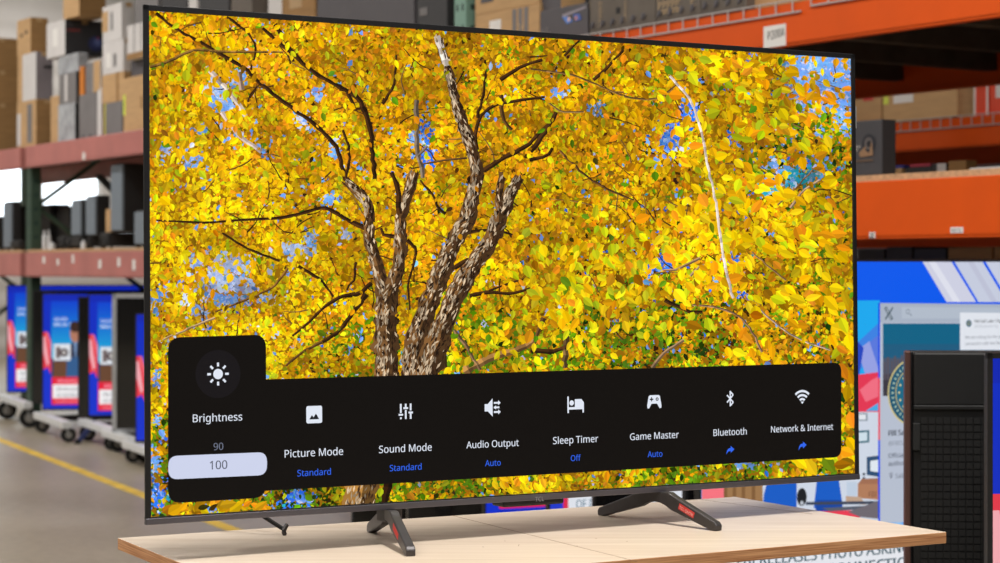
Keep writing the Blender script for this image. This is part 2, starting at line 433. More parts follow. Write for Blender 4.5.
js.build('deck_joists', M_deckdark, right)
SHR = UR1+.002; SMR = MR1+.024
VW = -.052
fall_wires(right, t_at(575, VW), t_at(801, VW), VW, UR1, .040)
fall_wires(right, t_at(811, VW), t_at(900, VW), VW, UR1, .026)
# hand-written card on the upper beam
tc0, tc1 = t_at(763.5, -.048), t_at(785.5, -.048)
cz = z_at(774.5, 36, -.048)
card = MB().box(tc0, tc1, -.048, -.045, cz-.042, cz+.042).build('shelf_card', M_paper, b1)
fl = Flat(); W, P = text_fit('P200A', -(tc1-tc0)*.30, (tc1-tc0)*.47, .010, .012, .040); W[:, 1] += (W[:, 0])*.08; fl.text(W, P, (56, 52, 54))
e = fl.build('handwriting', M_ink, card); e.location = ((tc0+tc1)/2, -.0485, cz)

# second row of orange racking across the next aisle
V2 = 2.6
rear = rack_thing('storage_rack', 'orange rack of the row behind, seen between the two nearer orange beams', 'storage rack')
RR0, RR1 = z_at(930, 150, V2), z_at(930, 121, V2)
ra, rb = t_at(560, V2), 10.5
upright(rear, ra, RR1+1.2, M_green, V2); upright(rear, rb, RR1+1.2, M_green, V2)
beam(rear, ra+.06, rb-.06, V2, RR0, RR1, M_orange); beam(rear, ra+.06, rb-.06, V2+DEPTH, RR0-.02, RR1-.04, M_orange, th=-.045)
deck(rear, ra+.06, rb-.06, V2, V2+DEPTH, RR1+.002, M_deckdark)
fall_wires(rear, t_at(872, V2-.052), t_at(1010, V2-.052), V2-.052, RR1, .05, .075)
beam(rear, ra+.06, rb-.06, V2, .95, 1.10, M_orange)
deck(rear, ra+.06, rb-.06, V2, V2+DEPTH, 1.102, M_deckdark)
SHX = RR1+.002

# ------------------------------------------------------------------ cartons
def carton(label, x0, xm, x1, ytop, base, v0=.02, front=None, side=None, deco=(), name='carton', cat='box', group=None, ybot=None, dep=None, tape=True, yaw=0.):
    """box standing in the rack: front face spans columns x0..xm, right side xm..x1; ytop is its top edge at the near corner"""
    t1 = t_at(xm, v0); t0 = t_at(x0, v0); z1 = z_at(xm, ytop, v0)
    z0 = base if ybot is None else z_at(xm, ybot, v0)
    d = dep if dep else max(.06, v_at(x1, t1)-v0)
    w = t1-t0; h = z1-z0
    c = RP+RU*(t0+t1)/2+RV*(v0+d/2)
    e = empty(name, (c.x, c.y, z0), RANG+yaw, label, cat, group or ('boxes on the left rack' if t1 < TP1 else 'boxes on the orange racks'))
    m = MB().box(-w/2, w/2, -d/2, d/2, 0, h, .004); 
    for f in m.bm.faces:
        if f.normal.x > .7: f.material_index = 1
    body = m.build('body', [front or M_kraft, side or front or M_kraft], e)  # tan cartons take a darker second tone here, painting in the side's shade
    if tape:
        MB().box(-w*.5-.0008, w*.5+.0008, -.022, .022, h-.03, h+.0008).build('tape', M_tape, body)
    for (face, a0, a1, b0, b1, dm, nm) in deco:       # fractions of the face
        k = MB()
        if face == 'f': k.box(-w/2+w*a0, -w/2+w*a1, -d/2-.002, -d/2+.002, h*b0, h*b1)
        else: k.box(w/2-.002, w/2+.002, -d/2+d*a0, -d/2+d*a1, h*b0, h*b1)
        k.build(nm, dm, body)
    e['_top'] = z1
    return z1, e, w, d, h
def C(*a, **k): return carton(*a, **k)[0]
def wordmark(e, body, face, w, d, h, a0, a1, b, col, name='print'):
    fl = Flat(); L = (w if face == 'f' else d)*(a1-a0)
    W, P = text_fit(body, 0, L, 0); fl.text(W, P, col)
    o = fl.build(name, mat('print_%d_%d_%d' % col, col, .6, var=.02), e)
    if face == 'f': o.location = (-w/2+w*a0, -d/2-.003, h*b)
    else: o.location = (w/2+.003, -d/2+d*a0, h*b); o.rotation_euler = (0, 0, math.pi/2)
    return o

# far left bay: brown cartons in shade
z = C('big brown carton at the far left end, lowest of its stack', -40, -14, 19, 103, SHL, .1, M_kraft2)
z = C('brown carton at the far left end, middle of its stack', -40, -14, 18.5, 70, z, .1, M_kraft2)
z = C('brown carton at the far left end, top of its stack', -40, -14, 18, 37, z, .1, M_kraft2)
# stack above the green post
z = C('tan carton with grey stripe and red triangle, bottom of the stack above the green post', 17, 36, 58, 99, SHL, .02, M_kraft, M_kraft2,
      [('f', .55, .8, .1, .92, M_greycard, 'stripe'), ('f', .02, .2, .06, .75, M_whitecard, 'panel'), ('s', .68, .95, .14, .34, M_red, 'red_triangle')])
z = C('slate grey carton with pale front, middle of the stack above the green post', 18, 36, 53, 51.5, z, .02, M_whitecard, mat('lilac_grey_card', (132, 124, 128), .7),
      [('f', .0, .25, 0, 1, M_kraft, 'edge_panel'), ('s', .45, .95, .66, .72, M_dkcard, 'printed_line')])
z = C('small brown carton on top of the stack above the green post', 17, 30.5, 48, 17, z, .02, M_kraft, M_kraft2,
      [('f', .3, .42, .5, .6, M_ink, 'hand_hole'), ('f', .62, .74, .56, .66, M_ink, 'hand_hole')])
# film-wrapped goods in the middle
C('narrow tan carton standing behind the wrapped black box', 50.5, 59, 66, 95, SHL, .04, M_kraft)
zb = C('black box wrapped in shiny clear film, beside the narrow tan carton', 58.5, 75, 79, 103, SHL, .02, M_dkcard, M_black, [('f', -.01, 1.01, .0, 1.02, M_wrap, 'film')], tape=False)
zb2 = C('dark box standing on the film-wrapped black box', 59, 76, 80, 71, zb, .02, M_greycard, M_dkcard, [('f', .35, .5, .1, .95, M_whitecard, 'label')], tape=False)
zs = C('grey speaker-sized box with two feet holes, right of the film-wrapped boxes', 79, 96.5, 99, 92, SHL, .02, M_greycard, M_greycard, [('f', .2, .3, .02, .08, M_ink, 'hole'), ('f', .6, .7, .02, .08, M_ink, 'hole')], tape=False)
C('slim pinkish white carton squeezed beside the grey box', 97, 101.5, 104, 88, SHL, .02, M_whitecard, mat('pinkish_card', (200, 178, 172), .7), tape=False)
M_bright = mat('orange_carton', (216, 128, 40), .7)
C('thin orange carton standing on the grey box', 79.5, 83.5, 85, 66, zs, .02, M_bright, tape=False)
C('slim grey carton standing next to the thin orange carton', 85.5, 92, 93, 62, zs, .02, M_greycard, M_whitecard, tape=False)
zt = C('slim tan carton standing at the right end of the grey box', 93.5, 100, 103, 60, zs, .02, M_kraft, M_whitecard, tape=False)
zw = C('crumpled clear film bundle lying on the dark boxes', 58, 78, 88, 52, zb2, .03, M_wrap, M_wrap, name='film_bundle', cat='packaging', tape=False)
zd, e, w, d, h = carton('dark printed television carton with red lettering, lying across the wrapped goods', 46.5, 65, 104, 19, zw, .02, M_whitecard, M_dkcard, [('f', .35, .62, .3, .8, M_paper, 'label')])
wordmark(e, 'e-series', 's', w, d, h, .05, .38, .72, (208, 60, 52)); wordmark(e, 'ULTRA SLIM LED', 's', w, d, h, .05, .36, .88, (130, 124, 128))
fl = Flat(); fl.circ(d*.78, h*.36, h*.22, (58, 62, 98)); fl.circ(d*.81, h*.38, h*.15, (76, 84, 134)); fl.circ(d*.83, h*.4, h*.09, (110, 122, 176)); fl.circ(d*.84, h*.52, h*.04, (150, 64, 84))
o = fl.build('picture', screen_mat('printed_ink', 0.0), e); o.location = (w/2+.003, -d/2, 0); o.rotation_euler = (0, 0, math.pi/2)
m = o.data.materials[0]; m.node_tree.links.new(m.node_tree.nodes['Attribute'].outputs[0], m.node_tree.nodes['Principled BSDF'].inputs['Base Color']); M_print = m
C('tan carton with shade-toned side on top of the dark printed television carton', 63, 79, 106, -22, zd, .03, M_kraft, M_kraft2, [('f', .3, .45, .62, .74, M_ink, 'hand_hole')])
# white stack
z = C('grey carton with yellow edge, lowest beside the green striped carton', 104.5, 122, 127, 100.5, SHL, .02, M_greycard, M_greycard, [('f', .0, .07, 0, 1, mat('yellow_tape', (206, 196, 70), .5), 'yellow_edge')])
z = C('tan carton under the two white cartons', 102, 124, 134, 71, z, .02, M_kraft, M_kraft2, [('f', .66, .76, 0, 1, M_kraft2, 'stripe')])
z = C('white carton resting on the tan carton, under another white one', 102.5, 123, 134, 38.5, z, .02, M_whitecard, M_whitecard, [('f', .2, .42, .2, .66, M_paper, 'label'), ('f', .55, .68, .2, .6, M_greycard, 'printed_line')])
z = C('topmost white carton of the white stack, tan panel at left', 102.5, 121.5, 136, 2, z, .02, M_whitecard, M_whitecard, [('f', .0, .3, .3, .86, M_kraft, 'panel'), ('f', .45, .55, .3, .8, M_greycard, 'printed_line')])
z = C('large tan carton with lime label, next to the left edge of the big television', 123.5, 160, 175, 71, SHL, .01, M_kraft, M_kraft, [('f', .0, .06, .32, .7, mat('lime_label', (214, 226, 84), .5), 'lime_label'), ('f', .48, .54, .4, .62, M_kraft2, 'hand_hole')])
zq = C('dark grey carton behind the television edge, on the large tan carton', 131, 160, 175, 55, z, .06, M_slate, M_slate)
zq = C('open tray of upright white cartons beside the television top left corner', 127, 150, 168, 20, zq, .01, M_whitecard, M_whitecard, [('f', -.01, 1.01, 0, .18, M_kraft2, 'tray'), ('f', .3, .33, .2, 1, M_greycard, 'gap'), ('f', .62, .65, .2, 1, M_greycard, 'gap')], tape=False)
C('grey carton on the tray of white cartons', 135, 158, 166, -26, zq, .03, M_greycard, M_greycard)
# behind the top edge of the television, left half
def row(label, x0, x1, m, ms=None, deco=(), v0=.03, ytop=-40, dep=.5, **k): return carton(label, x0, x1, x1+6, ytop, SHL, v0, m, ms, deco, dep=dep, **k)
row('tall black carton behind the top left of the television', 161, 187, M_dkcard)
row('narrow pale carton between two black cartons above the television', 188.5, 197, M_whitecard, M_whitecard)
row('wide black carton above the television, right of the narrow pale one', 199, 229, M_dkcard)
zz_, e, w, d, h = carton('greyish brown carton above the television with torn white film', 231, 252, 258, -40, SHL, .03, M_taupe, dep=.5)
zf = C('lump of white stretch film sticking up over the television edge', 245, 266, 270, 4, SHL, -.0, M_wrap, M_whitecard, dep=.04, name='film_bundle', cat='packaging', tape=False) if False else None
row('beige carton with small print above the television', 268, 282, M_whitecard, M_kraft, [('f', .4, .7, .8, .86, M_greycard, 'print')])
row('brown carton with scuffed label above the television', 283.5, 315, M_kraft2, M_kraft2, [('f', .2, .6, .7, .86, M_tape, 'scuffed_label')])
row('large slate grey carton above the middle of the television', 317, 414, M_slate, M_slate)
row('black carton with small white sticker left of the pale green post', 417, 447, M_dkcard, M_dkcard, [('f', .1, .35, .60, .66, M_greycard, 'sticker')])
# right rack upper shelf
z, e, w, d, h = carton('tan carton with white label, right of the pale green post', 475, 539, 546, 3, SHR, .0, M_kraft, M_kraft,
      [('f', .24, .42, .55, .80, M_paper, 'label'), ('f', .60, .66, .1, .97, M_greycard, 'stripe'), ('f', .69, .75, .1, .97, M_greycard, 'stripe'), ('f', .78, .84, .1, .97, M_greycard, 'stripe')])
o = wordmark(e, '2.4', 'f', w, d, h, .68, .78, .55, (226, 190, 140))
C('tan carton with black square mark, stacked beside the green post', 475, 538, 545, -48, z, -.0, M_kraft, M_kraft, [('f', .1, .3, .22, .7, M_slate, 'black_square')])
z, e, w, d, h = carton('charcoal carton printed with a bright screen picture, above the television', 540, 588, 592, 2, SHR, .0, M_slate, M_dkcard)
for i, a in enumerate((.03, .08, .14, .19)): MB().box(-w/2+w*a, -w/2+w*(a+.028), -d/2-.002, -d/2+.002, h*.1, h*(.52, .45, .5, .38)[i]).build('printed_column', M_greycard, e)
fl = Flat(); fl.poly([(w*.48, h*.78), (w*.97, h*.9), (w*.97, h*.84), (w*.5, h*.7)], (166, 160, 170)); fl.poly([(w*.48, h*.72), (w*.62, h*.70), (w*.70, h*.54), (w*.58, h*.5)], (110, 150, 226)); fl.circ(w*.62, h*.62, h*.07, (232, 196, 190)); fl.poly([(w*.7, h*.74), (w*.84, h*.72), (w*.88, h*.56), (w*.76, h*.52)], (96, 120, 190)); fl.circ(w*.77, h*.62, h*.06, (216, 150, 140))
o = fl.build('screen_picture', M_print, e); o.location = (-w/2, -d/2-.003, 0)
C('tan carton lying on the charcoal carton above the television', 540, 561, 585, -45, z, .02, M_slate, M_kraft)
def taupe(label, x0, x1, dep=.5):
    z, e, w, d, h = carton(label, x0, x1, x1+4, -60, SHR, -.035, M_taupe, M_taupe, dep=dep)
    x = -w/2+.03
    while x < w/2-.02: MB().cyl((x, -d/2, .055), (x, -d/2-.014, .03), .013, .004, n=8).build('crimp', M_slate, e); x += .075
    return e, w, d, h
e, w, d, h = taupe('taupe printed carton with vertical lettering, overhanging the white wire deck', 589.5, 655)
for i, (a, b0, b1, tx) in enumerate(((.13, .10, .40, 'SERIES'), (.52, .12, .44, 'PREMIUM'))):
    fl = Flat(); W, P = text_fit(tx, 0, h*(b1-b0), 0); fl.text(np.c_[-W[:, 1], W[:, 0]], P, (184, 160, 128)); o = fl.build('printed_word', mat('tan_ink', (186, 160, 126), .7), e); o.location = (-w/2+w*a+.02, -d/2-.003, h*b0)
MB().box(-w*.08, -w*.02, -d/2-.002, -d/2+.01, h*.22, h*.29).build('torn_hole', M_ink, e)
e, w, d, h = taupe('taupe carton with columns of fine print, second from the right on the wire deck', 656, 700)
for a in (.05, .16, .26, .36, .46, .8):
    fl = Flat()
    for j in range(14):
        fl.rect(0, h*(.13+.034*j), .022+.012*math.sin(j*2.1), h*(.13+.034*j+.02), (184, 160, 128))
    o = fl.build('fine_print', mat('tan_ink', (186, 160, 126), .7), e); o.location = (-w/2+w*a, -d/2-.003, 0)
e, w, d, h = taupe('taupe carton with round hand hole, rightmost over the wire deck', 701, 746)
MB().box(w*.0, w*.07, -d/2-.002, -d/2+.01, h*.2, h*.26).build('hand_hole', M_ink, e)
C('plain tan carton at the right end of the white wire deck', 748, 776, 780, -50, SHR, .01, M_kraft)
C('second plain tan carton at the end of the wire deck, rightmost', 777, 800, 815, -50, SHR, .01, M_kraft)
# right mid shelf
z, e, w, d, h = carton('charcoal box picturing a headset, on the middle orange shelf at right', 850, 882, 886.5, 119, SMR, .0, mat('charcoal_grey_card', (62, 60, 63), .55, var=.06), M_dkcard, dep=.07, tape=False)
fl = Flat(); fl.circ(w*.60, h*.58, h*.17, (58, 58, 62)); fl.circ(w*.60, h*.58, h*.11, (98, 92, 90)); fl.circ(w*.62, h*.57, h*.06, (52, 50, 52))
fl.poly([(w*.30, h*.42), (w*.52, h*.54), (w*.50, h*.46), (w*.62, h*.40), (w*.70, h*.62), (w*.74, h*.36), (w*.34, h*.34)], (150, 118, 90)); fl.rect(w*.2, h*.26, w*.74, h*.29, (112, 92, 76))
W, P = text_fit('200°', w*.02, w*.34, h*.52); fl.text(W, P, (214, 206, 196))
o = fl.build('headset_picture', M_print, e); o.location = (-w/2, -d/2-.003, 0)
VB = .55
C('small tan box deep on the middle orange shelf, beside the headset box', 886, 902, 903, 168, SMR, VB, M_kraft, tape=False)
C('blue topped flat box lying on the small tan box', 886, 904, 905, 165, z_at(902, 168, VB), VB, mat('blue_card', (50, 62, 150), .6), tape=False)
C('small dark box with crimson lid deep on the middle orange shelf', 905, 931, 932, 166, SMR, VB, M_dkcard, tape=False)
C('crimson lid box lying on the dark box', 909, 930, 931, 163, z_at(931, 166, VB), VB+.02, mat('crimson_card', (190, 60, 80), .6), tape=False)
C('black and white upright box on the middle orange shelf', 932, 946, 948, 163, SMR, VB, M_whitecard, M_dkcard, [('f', 0, .35, 0, 1, M_dkcard, 'black_panel')], tape=False)
C('brown box on the middle orange shelf, left of the red and white box', 948, 966, 970, 160, SMR, VB, M_kraft2, tape=False)
z, e, w, d, h = carton('white box with red lettering at the right end of the middle orange shelf', 969, 1004, 1010, 166, SMR, .35, M_whitecard, M_whitecard, [('f', .05, .9, .3, .7, M_red, 'red_band')], tape=False)
# dark stock standing on the floor inside the orange rack
for (lb, xa, xb, yt) in (('black floor standing carton in the gap under the orange shelf, left', 858, 884, 249), ('charcoal floor standing carton under the orange shelf, beside the left black one', 886, 912, 246.5), ('brownish black floor standing carton under the orange shelf, in the middle', 914, 946, 248), ('taupe floor standing carton under the orange shelf, at the right', 948, 992, 247), ('brown floor standing carton under the orange shelf, far right', 994, 1030, 246)):
    carton(lb, xa, xb, xb+1, yt, 0., .75, M_dkcard if 'black' in lb or 'charcoal' in lb else M_kraft2, None, dep=.5, tape=False)
# cartons on the rear orange rack
C('tan carton with red triangle on the rear orange rack', 846, 881, 884, 84, SHX, V2-.0, M_kraft, M_kraft, [('f', .5, .78, .62, .96, M_red, 'red_triangle')], ybot=None)
C('wide tan carton with white label and lime sticker on the rear orange rack', 883, 957, 974, 70, SHX, V2-.04, M_kraft, M_kraft, [('f', .01, .08, .42, .64, mat('lime_label', (214, 226, 84), .5), 'lime_sticker'), ('f', .15, .42, .42, .72, M_paper, 'label')])
M_redcard = mat('red_orange_carton', (222, 74, 44), .55)
C('red carton with white borders on the rear orange rack', 974, 988, 990, 70, SHX, V2-.0, M_redcard, M_redcard, [('f', 0, .12, 0, 1, M_paper, 'white_border'), ('f', .9, 1, 0, 1, M_paper, 'white_border')])
C('red carton at the right edge of the picture on the rear orange rack', 990, 1020, 1024, 70, SHX, V2-.0, M_redcard, M_redcard, [('f', .2, .8, .4, .8, M_whitecard, 'label')])
# ------------------------------------------------------------------ audio gear on the left middle shelf
M_sub = mat('dark_speaker_wrap', (34, 33, 34), .5, var=.1, scale=20)
M_cloth = mat('grey_grille_cloth', (122, 132, 142), .8, var=.08, scale=80)
M_gloss = mat('gloss_black_lacquer', (14, 14, 15), .15, var=.05, coat=.5)
def speaker(label, x0, xm, x1, ytop, base, v0=.02, grille=None, foot=True, cat='speaker', name='loudspeaker', ybot=None, cones=0):
    t1 = t_at(xm, v0); t0 = t_at(x0, v0); z1 = z_at(xm, ytop, v0); z0 = base if ybot is None else z_at(xm, ybot, v0)
    d = max(.08, v_at(x1, t1)-v0); w = t1-t0; h = z1-z0
    c = RP+RU*(t0+t1)/2+RV*(v0+d/2)
    e = empty(name, (c.x, c.y, z0), RANG, label, cat, 'speakers on the left middle shelf')
    f = .015 if foot else 0
    MB().box(-w/2, w/2, -d/2+.015, d/2, f, h, .006).build('cabinet', M_sub, e)
    MB().box(-w/2+.004, w/2-.004, -d/2, -d/2+.016, f+.01, h-.01, .003).build('grille', grille or M_cloth, e)
    if foot:
        for sx in (-1, 1):
            for sy in (-1, 1): MB().cyl((sx*(w/2-.015), sy*(d/2-.03), 0), (sx*(w/2-.015), sy*(d/2-.03), f+.001), .01).build('foot', M_rubber, e)
    for k in range(cones): MB().torus((0, -d/2-.001, h*(.3+.4*k)), (0, 1, 0), w*.3, .006).build('driver_ring', M_black, e)
    return z1
zl = speaker('low black subwoofer under the tallest grey fronted speaker', 99, 108, 150, 232, SML, .02, M_sub, cones=1)
speaker('tallest black speaker with grey front, on the left middle shelf', 110.5, 122, 150, 163, zl, .03, foot=False)
zk = speaker('low black unit under the medium grey fronted speaker', 87, 89, 107, 236, SML, .05, M_sub)
speaker('medium black speaker with grey front, left of the tallest one', 85.5, 95, 110, 195, zk, .06, foot=False)
zk = speaker('low black unit with silver knob under the smallest grey fronted speaker', 70.5, 80, 86, 236, SML, .04, M_sub)
speaker('smaller black speaker with grey front, between the brace and the medium speaker', 71, 80.5, 88, 199, zk, .05, foot=False)
speaker('short black speaker with grey front beside the big television', 134, 146, 165, 210, SML, .01)
speaker('black soundbar box standing by the dark green post', 36.5, 50, 70, 204, SML, .55, M_sub)
speaker('wide black speaker at the back of the left middle shelf', 52, 70, 90, 206, SML, .6, M_sub)
speaker('domed black speaker near the white bottles', 57, 64, 70, 236, SML, .04, M_sub, cones=1)
speaker('second domed black speaker near the white bottles', 65, 69.5, 75, 237, SML, .04, M_sub, cones=1)
speaker('tall pale grey speaker at the far left edge on the middle shelf', 3, 11, 21, 201, SML, .04)
speaker('black speaker left of the dark green post', 12, 16, 26, 206, SML, .45, M_sub)
speaker('low black receiver box at the foot of the dark green post', 10, 19, 24, 240, SML, .03, M_sub)
speaker('black speaker at the very left edge of the middle shelf', -14, -2, 4, 216, SML, .1, M_sub)
tan_z = C('small tan carton between the two grey fronted speakers on the middle shelf', 105.5, 110.5, 112, 209, zl, .1, M_kraft, tape=False)
def bottle(label, px, ytop, v0, r, m):
    t = t_at(px, v0); c = RP+RU*t+RV*v0; h = z_at(px, ytop, v0)-SML
    e = empty('bottle', (c.x, c.y, SML), 0, label, 'bottle', 'white bottles on the left middle shelf')
    MB().cyl((0, 0, 0), (0, 0, h*.68), r).cyl((0, 0, h*.68), (0, 0, h*.8), r, r*.4).build('body', m, e, True)
    MB().cyl((0, 0, h*.8), (0, 0, h), r*.45, r*.35).build('cap', m, e, True)
M_white = mat('white_plastic', (220, 222, 224), .4, var=.03)
bottle('taller white bottle left of its pair on the left middle shelf', 44.5, 230, .04, .016, M_white)
bottle('white bottle right of its pair on the left middle shelf', 49, 230, .05, .014, M_white)
bottle('squat white bottle in front of the pair of tall ones', 52, 242, .02, .028, M_white)
bottle('small white bottle standing below the grey fronted speakers', 83.5, 240, .0, .02, M_white)
for i, (px0, px1, yt, tx) in enumerate(((118, 124, 243, 'under the tallest speaker'),)): pass

# ------------------------------------------------------------------ televisions on carts
M_scr = screen_mat('display_pixels', 1.0, .2, .3)
def news_flat(w, h):
    """broadcast graphic of the smaller sets: w x h metres, origin at lower left"""
    fl = Flat(); fl.dz = 3e-5
    R = lambda x0, y0, x1, y1, c: fl.rect(x0, h*(1-y1), x1, h*(1-y0), c)
    Pp = lambda L, c: fl.poly([(x, h*(1-y)) for x, y in L], c)
    def T(tx, x0, x1, y, col, cap):
        W, P = text_fit(tx, x0, x1, h*(1-y), .01, cap); fl.text(W, P, col)
    R(0, 0, w, 1, (16, 46, 190))
    n = 14
    for i in range(n):
        k = i/(n-1); R(.055, .06+.5*i/n, w, .06+.5*(i+1)/n, (int(12+20*k), int(70+110*k), int(205+10*k)))
    R(0, 0, w, .06, (18, 40, 176)); R(.055, .56, w, .74, (34, 62, 112))
    Pp([(0, .33), (.03, .33), (.055, .42), (.055, .70), (.03, .64), (0, .66)], (226, 58, 74)); Pp([(0, .37), (.014, .37), (.04, .60), (.026, .63), (0, .5)], (242, 168, 176)); Pp([(.02, .33), (.03, .33), (.055, .45), (.055, .52)], (240, 120, 134))
    Pp([(0, .66), (.03, .64), (.055, .7), (.055, 1), (0, 1)], (20, 50, 200))
    T('SALEM', .075, .165, .215, (226, 236, 246), .026); T('MALIK TED', .075, .23, .262, (226, 236, 246), .026)
    # standing man in a dark jacket
    Pp([(.155, .74), (.165, .5), (.2, .42), (.25, .42), (.29, .52), (.3, .74)], (44, 46, 70)); fl.circ(.222, h*.66, .036, (176, 120, 96), r2=h*.085)
    fl.circ(.222, h*.715, .037, (60, 40, 36), r2=h*.05); Pp([(.212, .42), (.235, .42), (.226, .6)], (120, 150, 190))
    R(.068, .585, .32, .73, (104, 70, 50)); Pp([(.16, .73), (.165, .56), (.29, .54), (.3, .73)], (52, 92, 140))
    R(.072, .435, .19, .58, (222, 226, 232)); R(.088, .46, .12, .56, (112, 98, 98)); fl.circ(.145, h*.49, .03, (84, 70, 74)); fl.circ(.145, h*.49, .012, (214, 210, 206))
    R(.058, .725, w, .965, (226, 34, 62)); R(.066, .79, w-.02, .91, (240, 238, 240))
    T('BREAKING NEWS', .10, .33, .757, (250, 160, 176), .030)
    T('FBI RELEASES PHOTO', .092, .37, .828, (110, 110, 116), .030); T('OF INTEREST IN SHOOTING', .092, .45, .882, (110, 110, 116), .030)
    T('CONSERVATIVE ACTIVIST SHOT', .08, .42, .938, (250, 150, 164), .022)
    return fl
news_mesh = {}
def tv_set(label, O, yaw, w, h, bez=.009, th=.055, screen='news', frame=None, back=False, group=None):
    """television with its lower-left front corner at O; local x right, y away from the viewer, z up"""
    e = empty('television', O, yaw, label, 'television', group or 'televisions standing around the hall')
    fr = frame or M_bezel
    b = MB(); b.box(0, w, 0, .012, 0, bez+.004).box(0, w, 0, .012, h-bez, h).box(0, bez, 0, .012, 0, h).box(w-bez, w, 0, .012, 0, h)
    b.build('bezel', fr, e)
    MB().box(0.002, w-.002, .004, .03, .002, h-.002, .004).build('panel_back', M_black, e)
    MB().box(w*.08, w*.92, .028, th, h*.03, h*.62, .01).build('rear_housing', M_black, e)
    if screen == 'news':
        key = (round(w, 3), round(h, 3))
        sw, sh = w-2*bez, h-2*bez-.004
        if key not in news_mesh:
            o = news_flat(sw, sh).build('screen', M_scr, e); news_mesh[key] = o.data
        else:
            o = link('screen', news_mesh[key], None, e)
        o.location = (bez, .002, bez+.004)
    elif screen == 'off':
        MB().box(bez, w-bez, .002, .004, bez+.004, h-bez).build('screen', M_gloss, e)
    return e
M_rail = mat('white_enamelled_rail', (226, 228, 230), .4, var=.04)
M_hub = mat('grey_wheel_hub', (150, 146, 140), .5, var=.08)
def cart(label, O, yaw, w, zdeck, top, L=.66):
    """wheeled steel display cart: O is under the centre of the set's back; rails run towards the viewer"""
    e = empty('display_cart', (O[0], O[1], 0), yaw, label, 'cart', 'wheeled display carts')
    r0 = min(.078, (zdeck-.04)/2.1)
    for sx in (-1, 1):
        x = sx*w/2
        MB().box(x-.035, x+.035, -L/2-.06, L/2, zdeck-.05, zdeck, .006).build('base_rail', M_rail, e)
        for y in (-L/2, L/2-.06):
            c = MB(); c.box(x-.03, x+.03, y-.035, y+.035, zdeck-.053, zdeck-.045); c.bar((x, y-.026, zdeck-.05), (x+.02, y-.026, r0), .035, .006).bar((x, y+.026, zdeck-.05), (x+.02, y+.026, r0), .035, .006)
            co = c.build('caster', M_silver, e)
            MB().cyl((x+.02, y-.018, r0), (x+.02, y+.018, r0), r0, n=24).build('tyre', M_rubber, co, True)
            MB().cyl((x+.02, y-.021, r0), (x+.02, y+.021, r0), r0*.5, n=20).build('wheel_hub', M_hub, co, True)
    MB().box(-w/2, w/2, .09, .15, zdeck-.045, zdeck-.005, .004).build('cross_bar', M_black, e)
    for sx in (-.2, .2): MB().box(sx-.025, sx+.025, .09, .14, zdeck-.01, top, .004).build('mast', M_black, e)
    MB().box(-.3, .3, .06, .092, top-.35, top-.05).build('mount_plate', M_black, e)
    return e
def px_floor(px, py):
    d = EYE*F/(py-HY); return Vector(((px-CX)/F*d, d, 0))
YL = math.radians(7)
W65, H65 = 1.45, .835
def set_on_cart(label, px, depth, ybot, yaw=YL, w=W65, h=H65, cartlabel=None, **k):
    p = at(px, ybot, depth)
    e = tv_set(label, p, yaw, w, h, **k)
    if cartlabel:
        d = Vector((math.cos(yaw), math.sin(yaw), 0)); n = Vector((-math.sin(yaw), math.cos(yaw), 0))
        c = p+d*(w*.5)-n*.0+n*.03
        cart(cartlabel, c, yaw+math.radians(17), w*.93, max(.135, p.z-.028), p.z+h*.75, .95)
    return e
set_on_cart('television showing a news graphic, far left, cut by the dark green post', 6.5, 15.6, 393, cartlabel='silver wheeled cart under the far left television')
set_on_cart('television showing a news graphic, second from the left, right of the dark green post', 42, 14.35, 410.5, cartlabel='silver wheeled cart under the second television from the left')
set_on_cart('switched off television whose dark strip shows between the second and third lit sets', 78, 13.88, 418, screen='off')
set_on_cart('switched off television right behind the dark green rack post', 32.5, 14.82, 404, screen='off')
set_on_cart('television showing a news graphic, third from the left, behind the silver framed one', 88, 13.65, 417, cartlabel='silver wheeled cart under the third television from the left')
set_on_cart('switched off television with a silver frame, near the left edge of the big television', 112, 12.95, 434, screen='off', frame=M_silver, h=.9, bez=.028, cartlabel='silver wheeled cart under the switched off television')
set_on_cart('television showing a news graphic, just left of the big television edge', 135, 12.1, 442.5, h=.775, w=1.33, cartlabel='bright metal cart with one caster visible left of the big television')
# slim blue strut standing on the floor among the carts
q0 = px_floor(79.5, 444); q1 = at(96, 421, q0.y+.05)
stt = empty('strut', q0, 0, 'slim dark blue metal strut slanting to the floor below the third television', 'strut')
MB().bar((-.012, 0, .012), q1-q0, .022, .03).build('bar', mat('dark_blue_enamel', (44, 58, 112), .4, var=.06), stt)
MB().cyl((-.014, 0, 0), (-.012, 0, .03), .02).build('rubber_tip', M_rubber, stt)
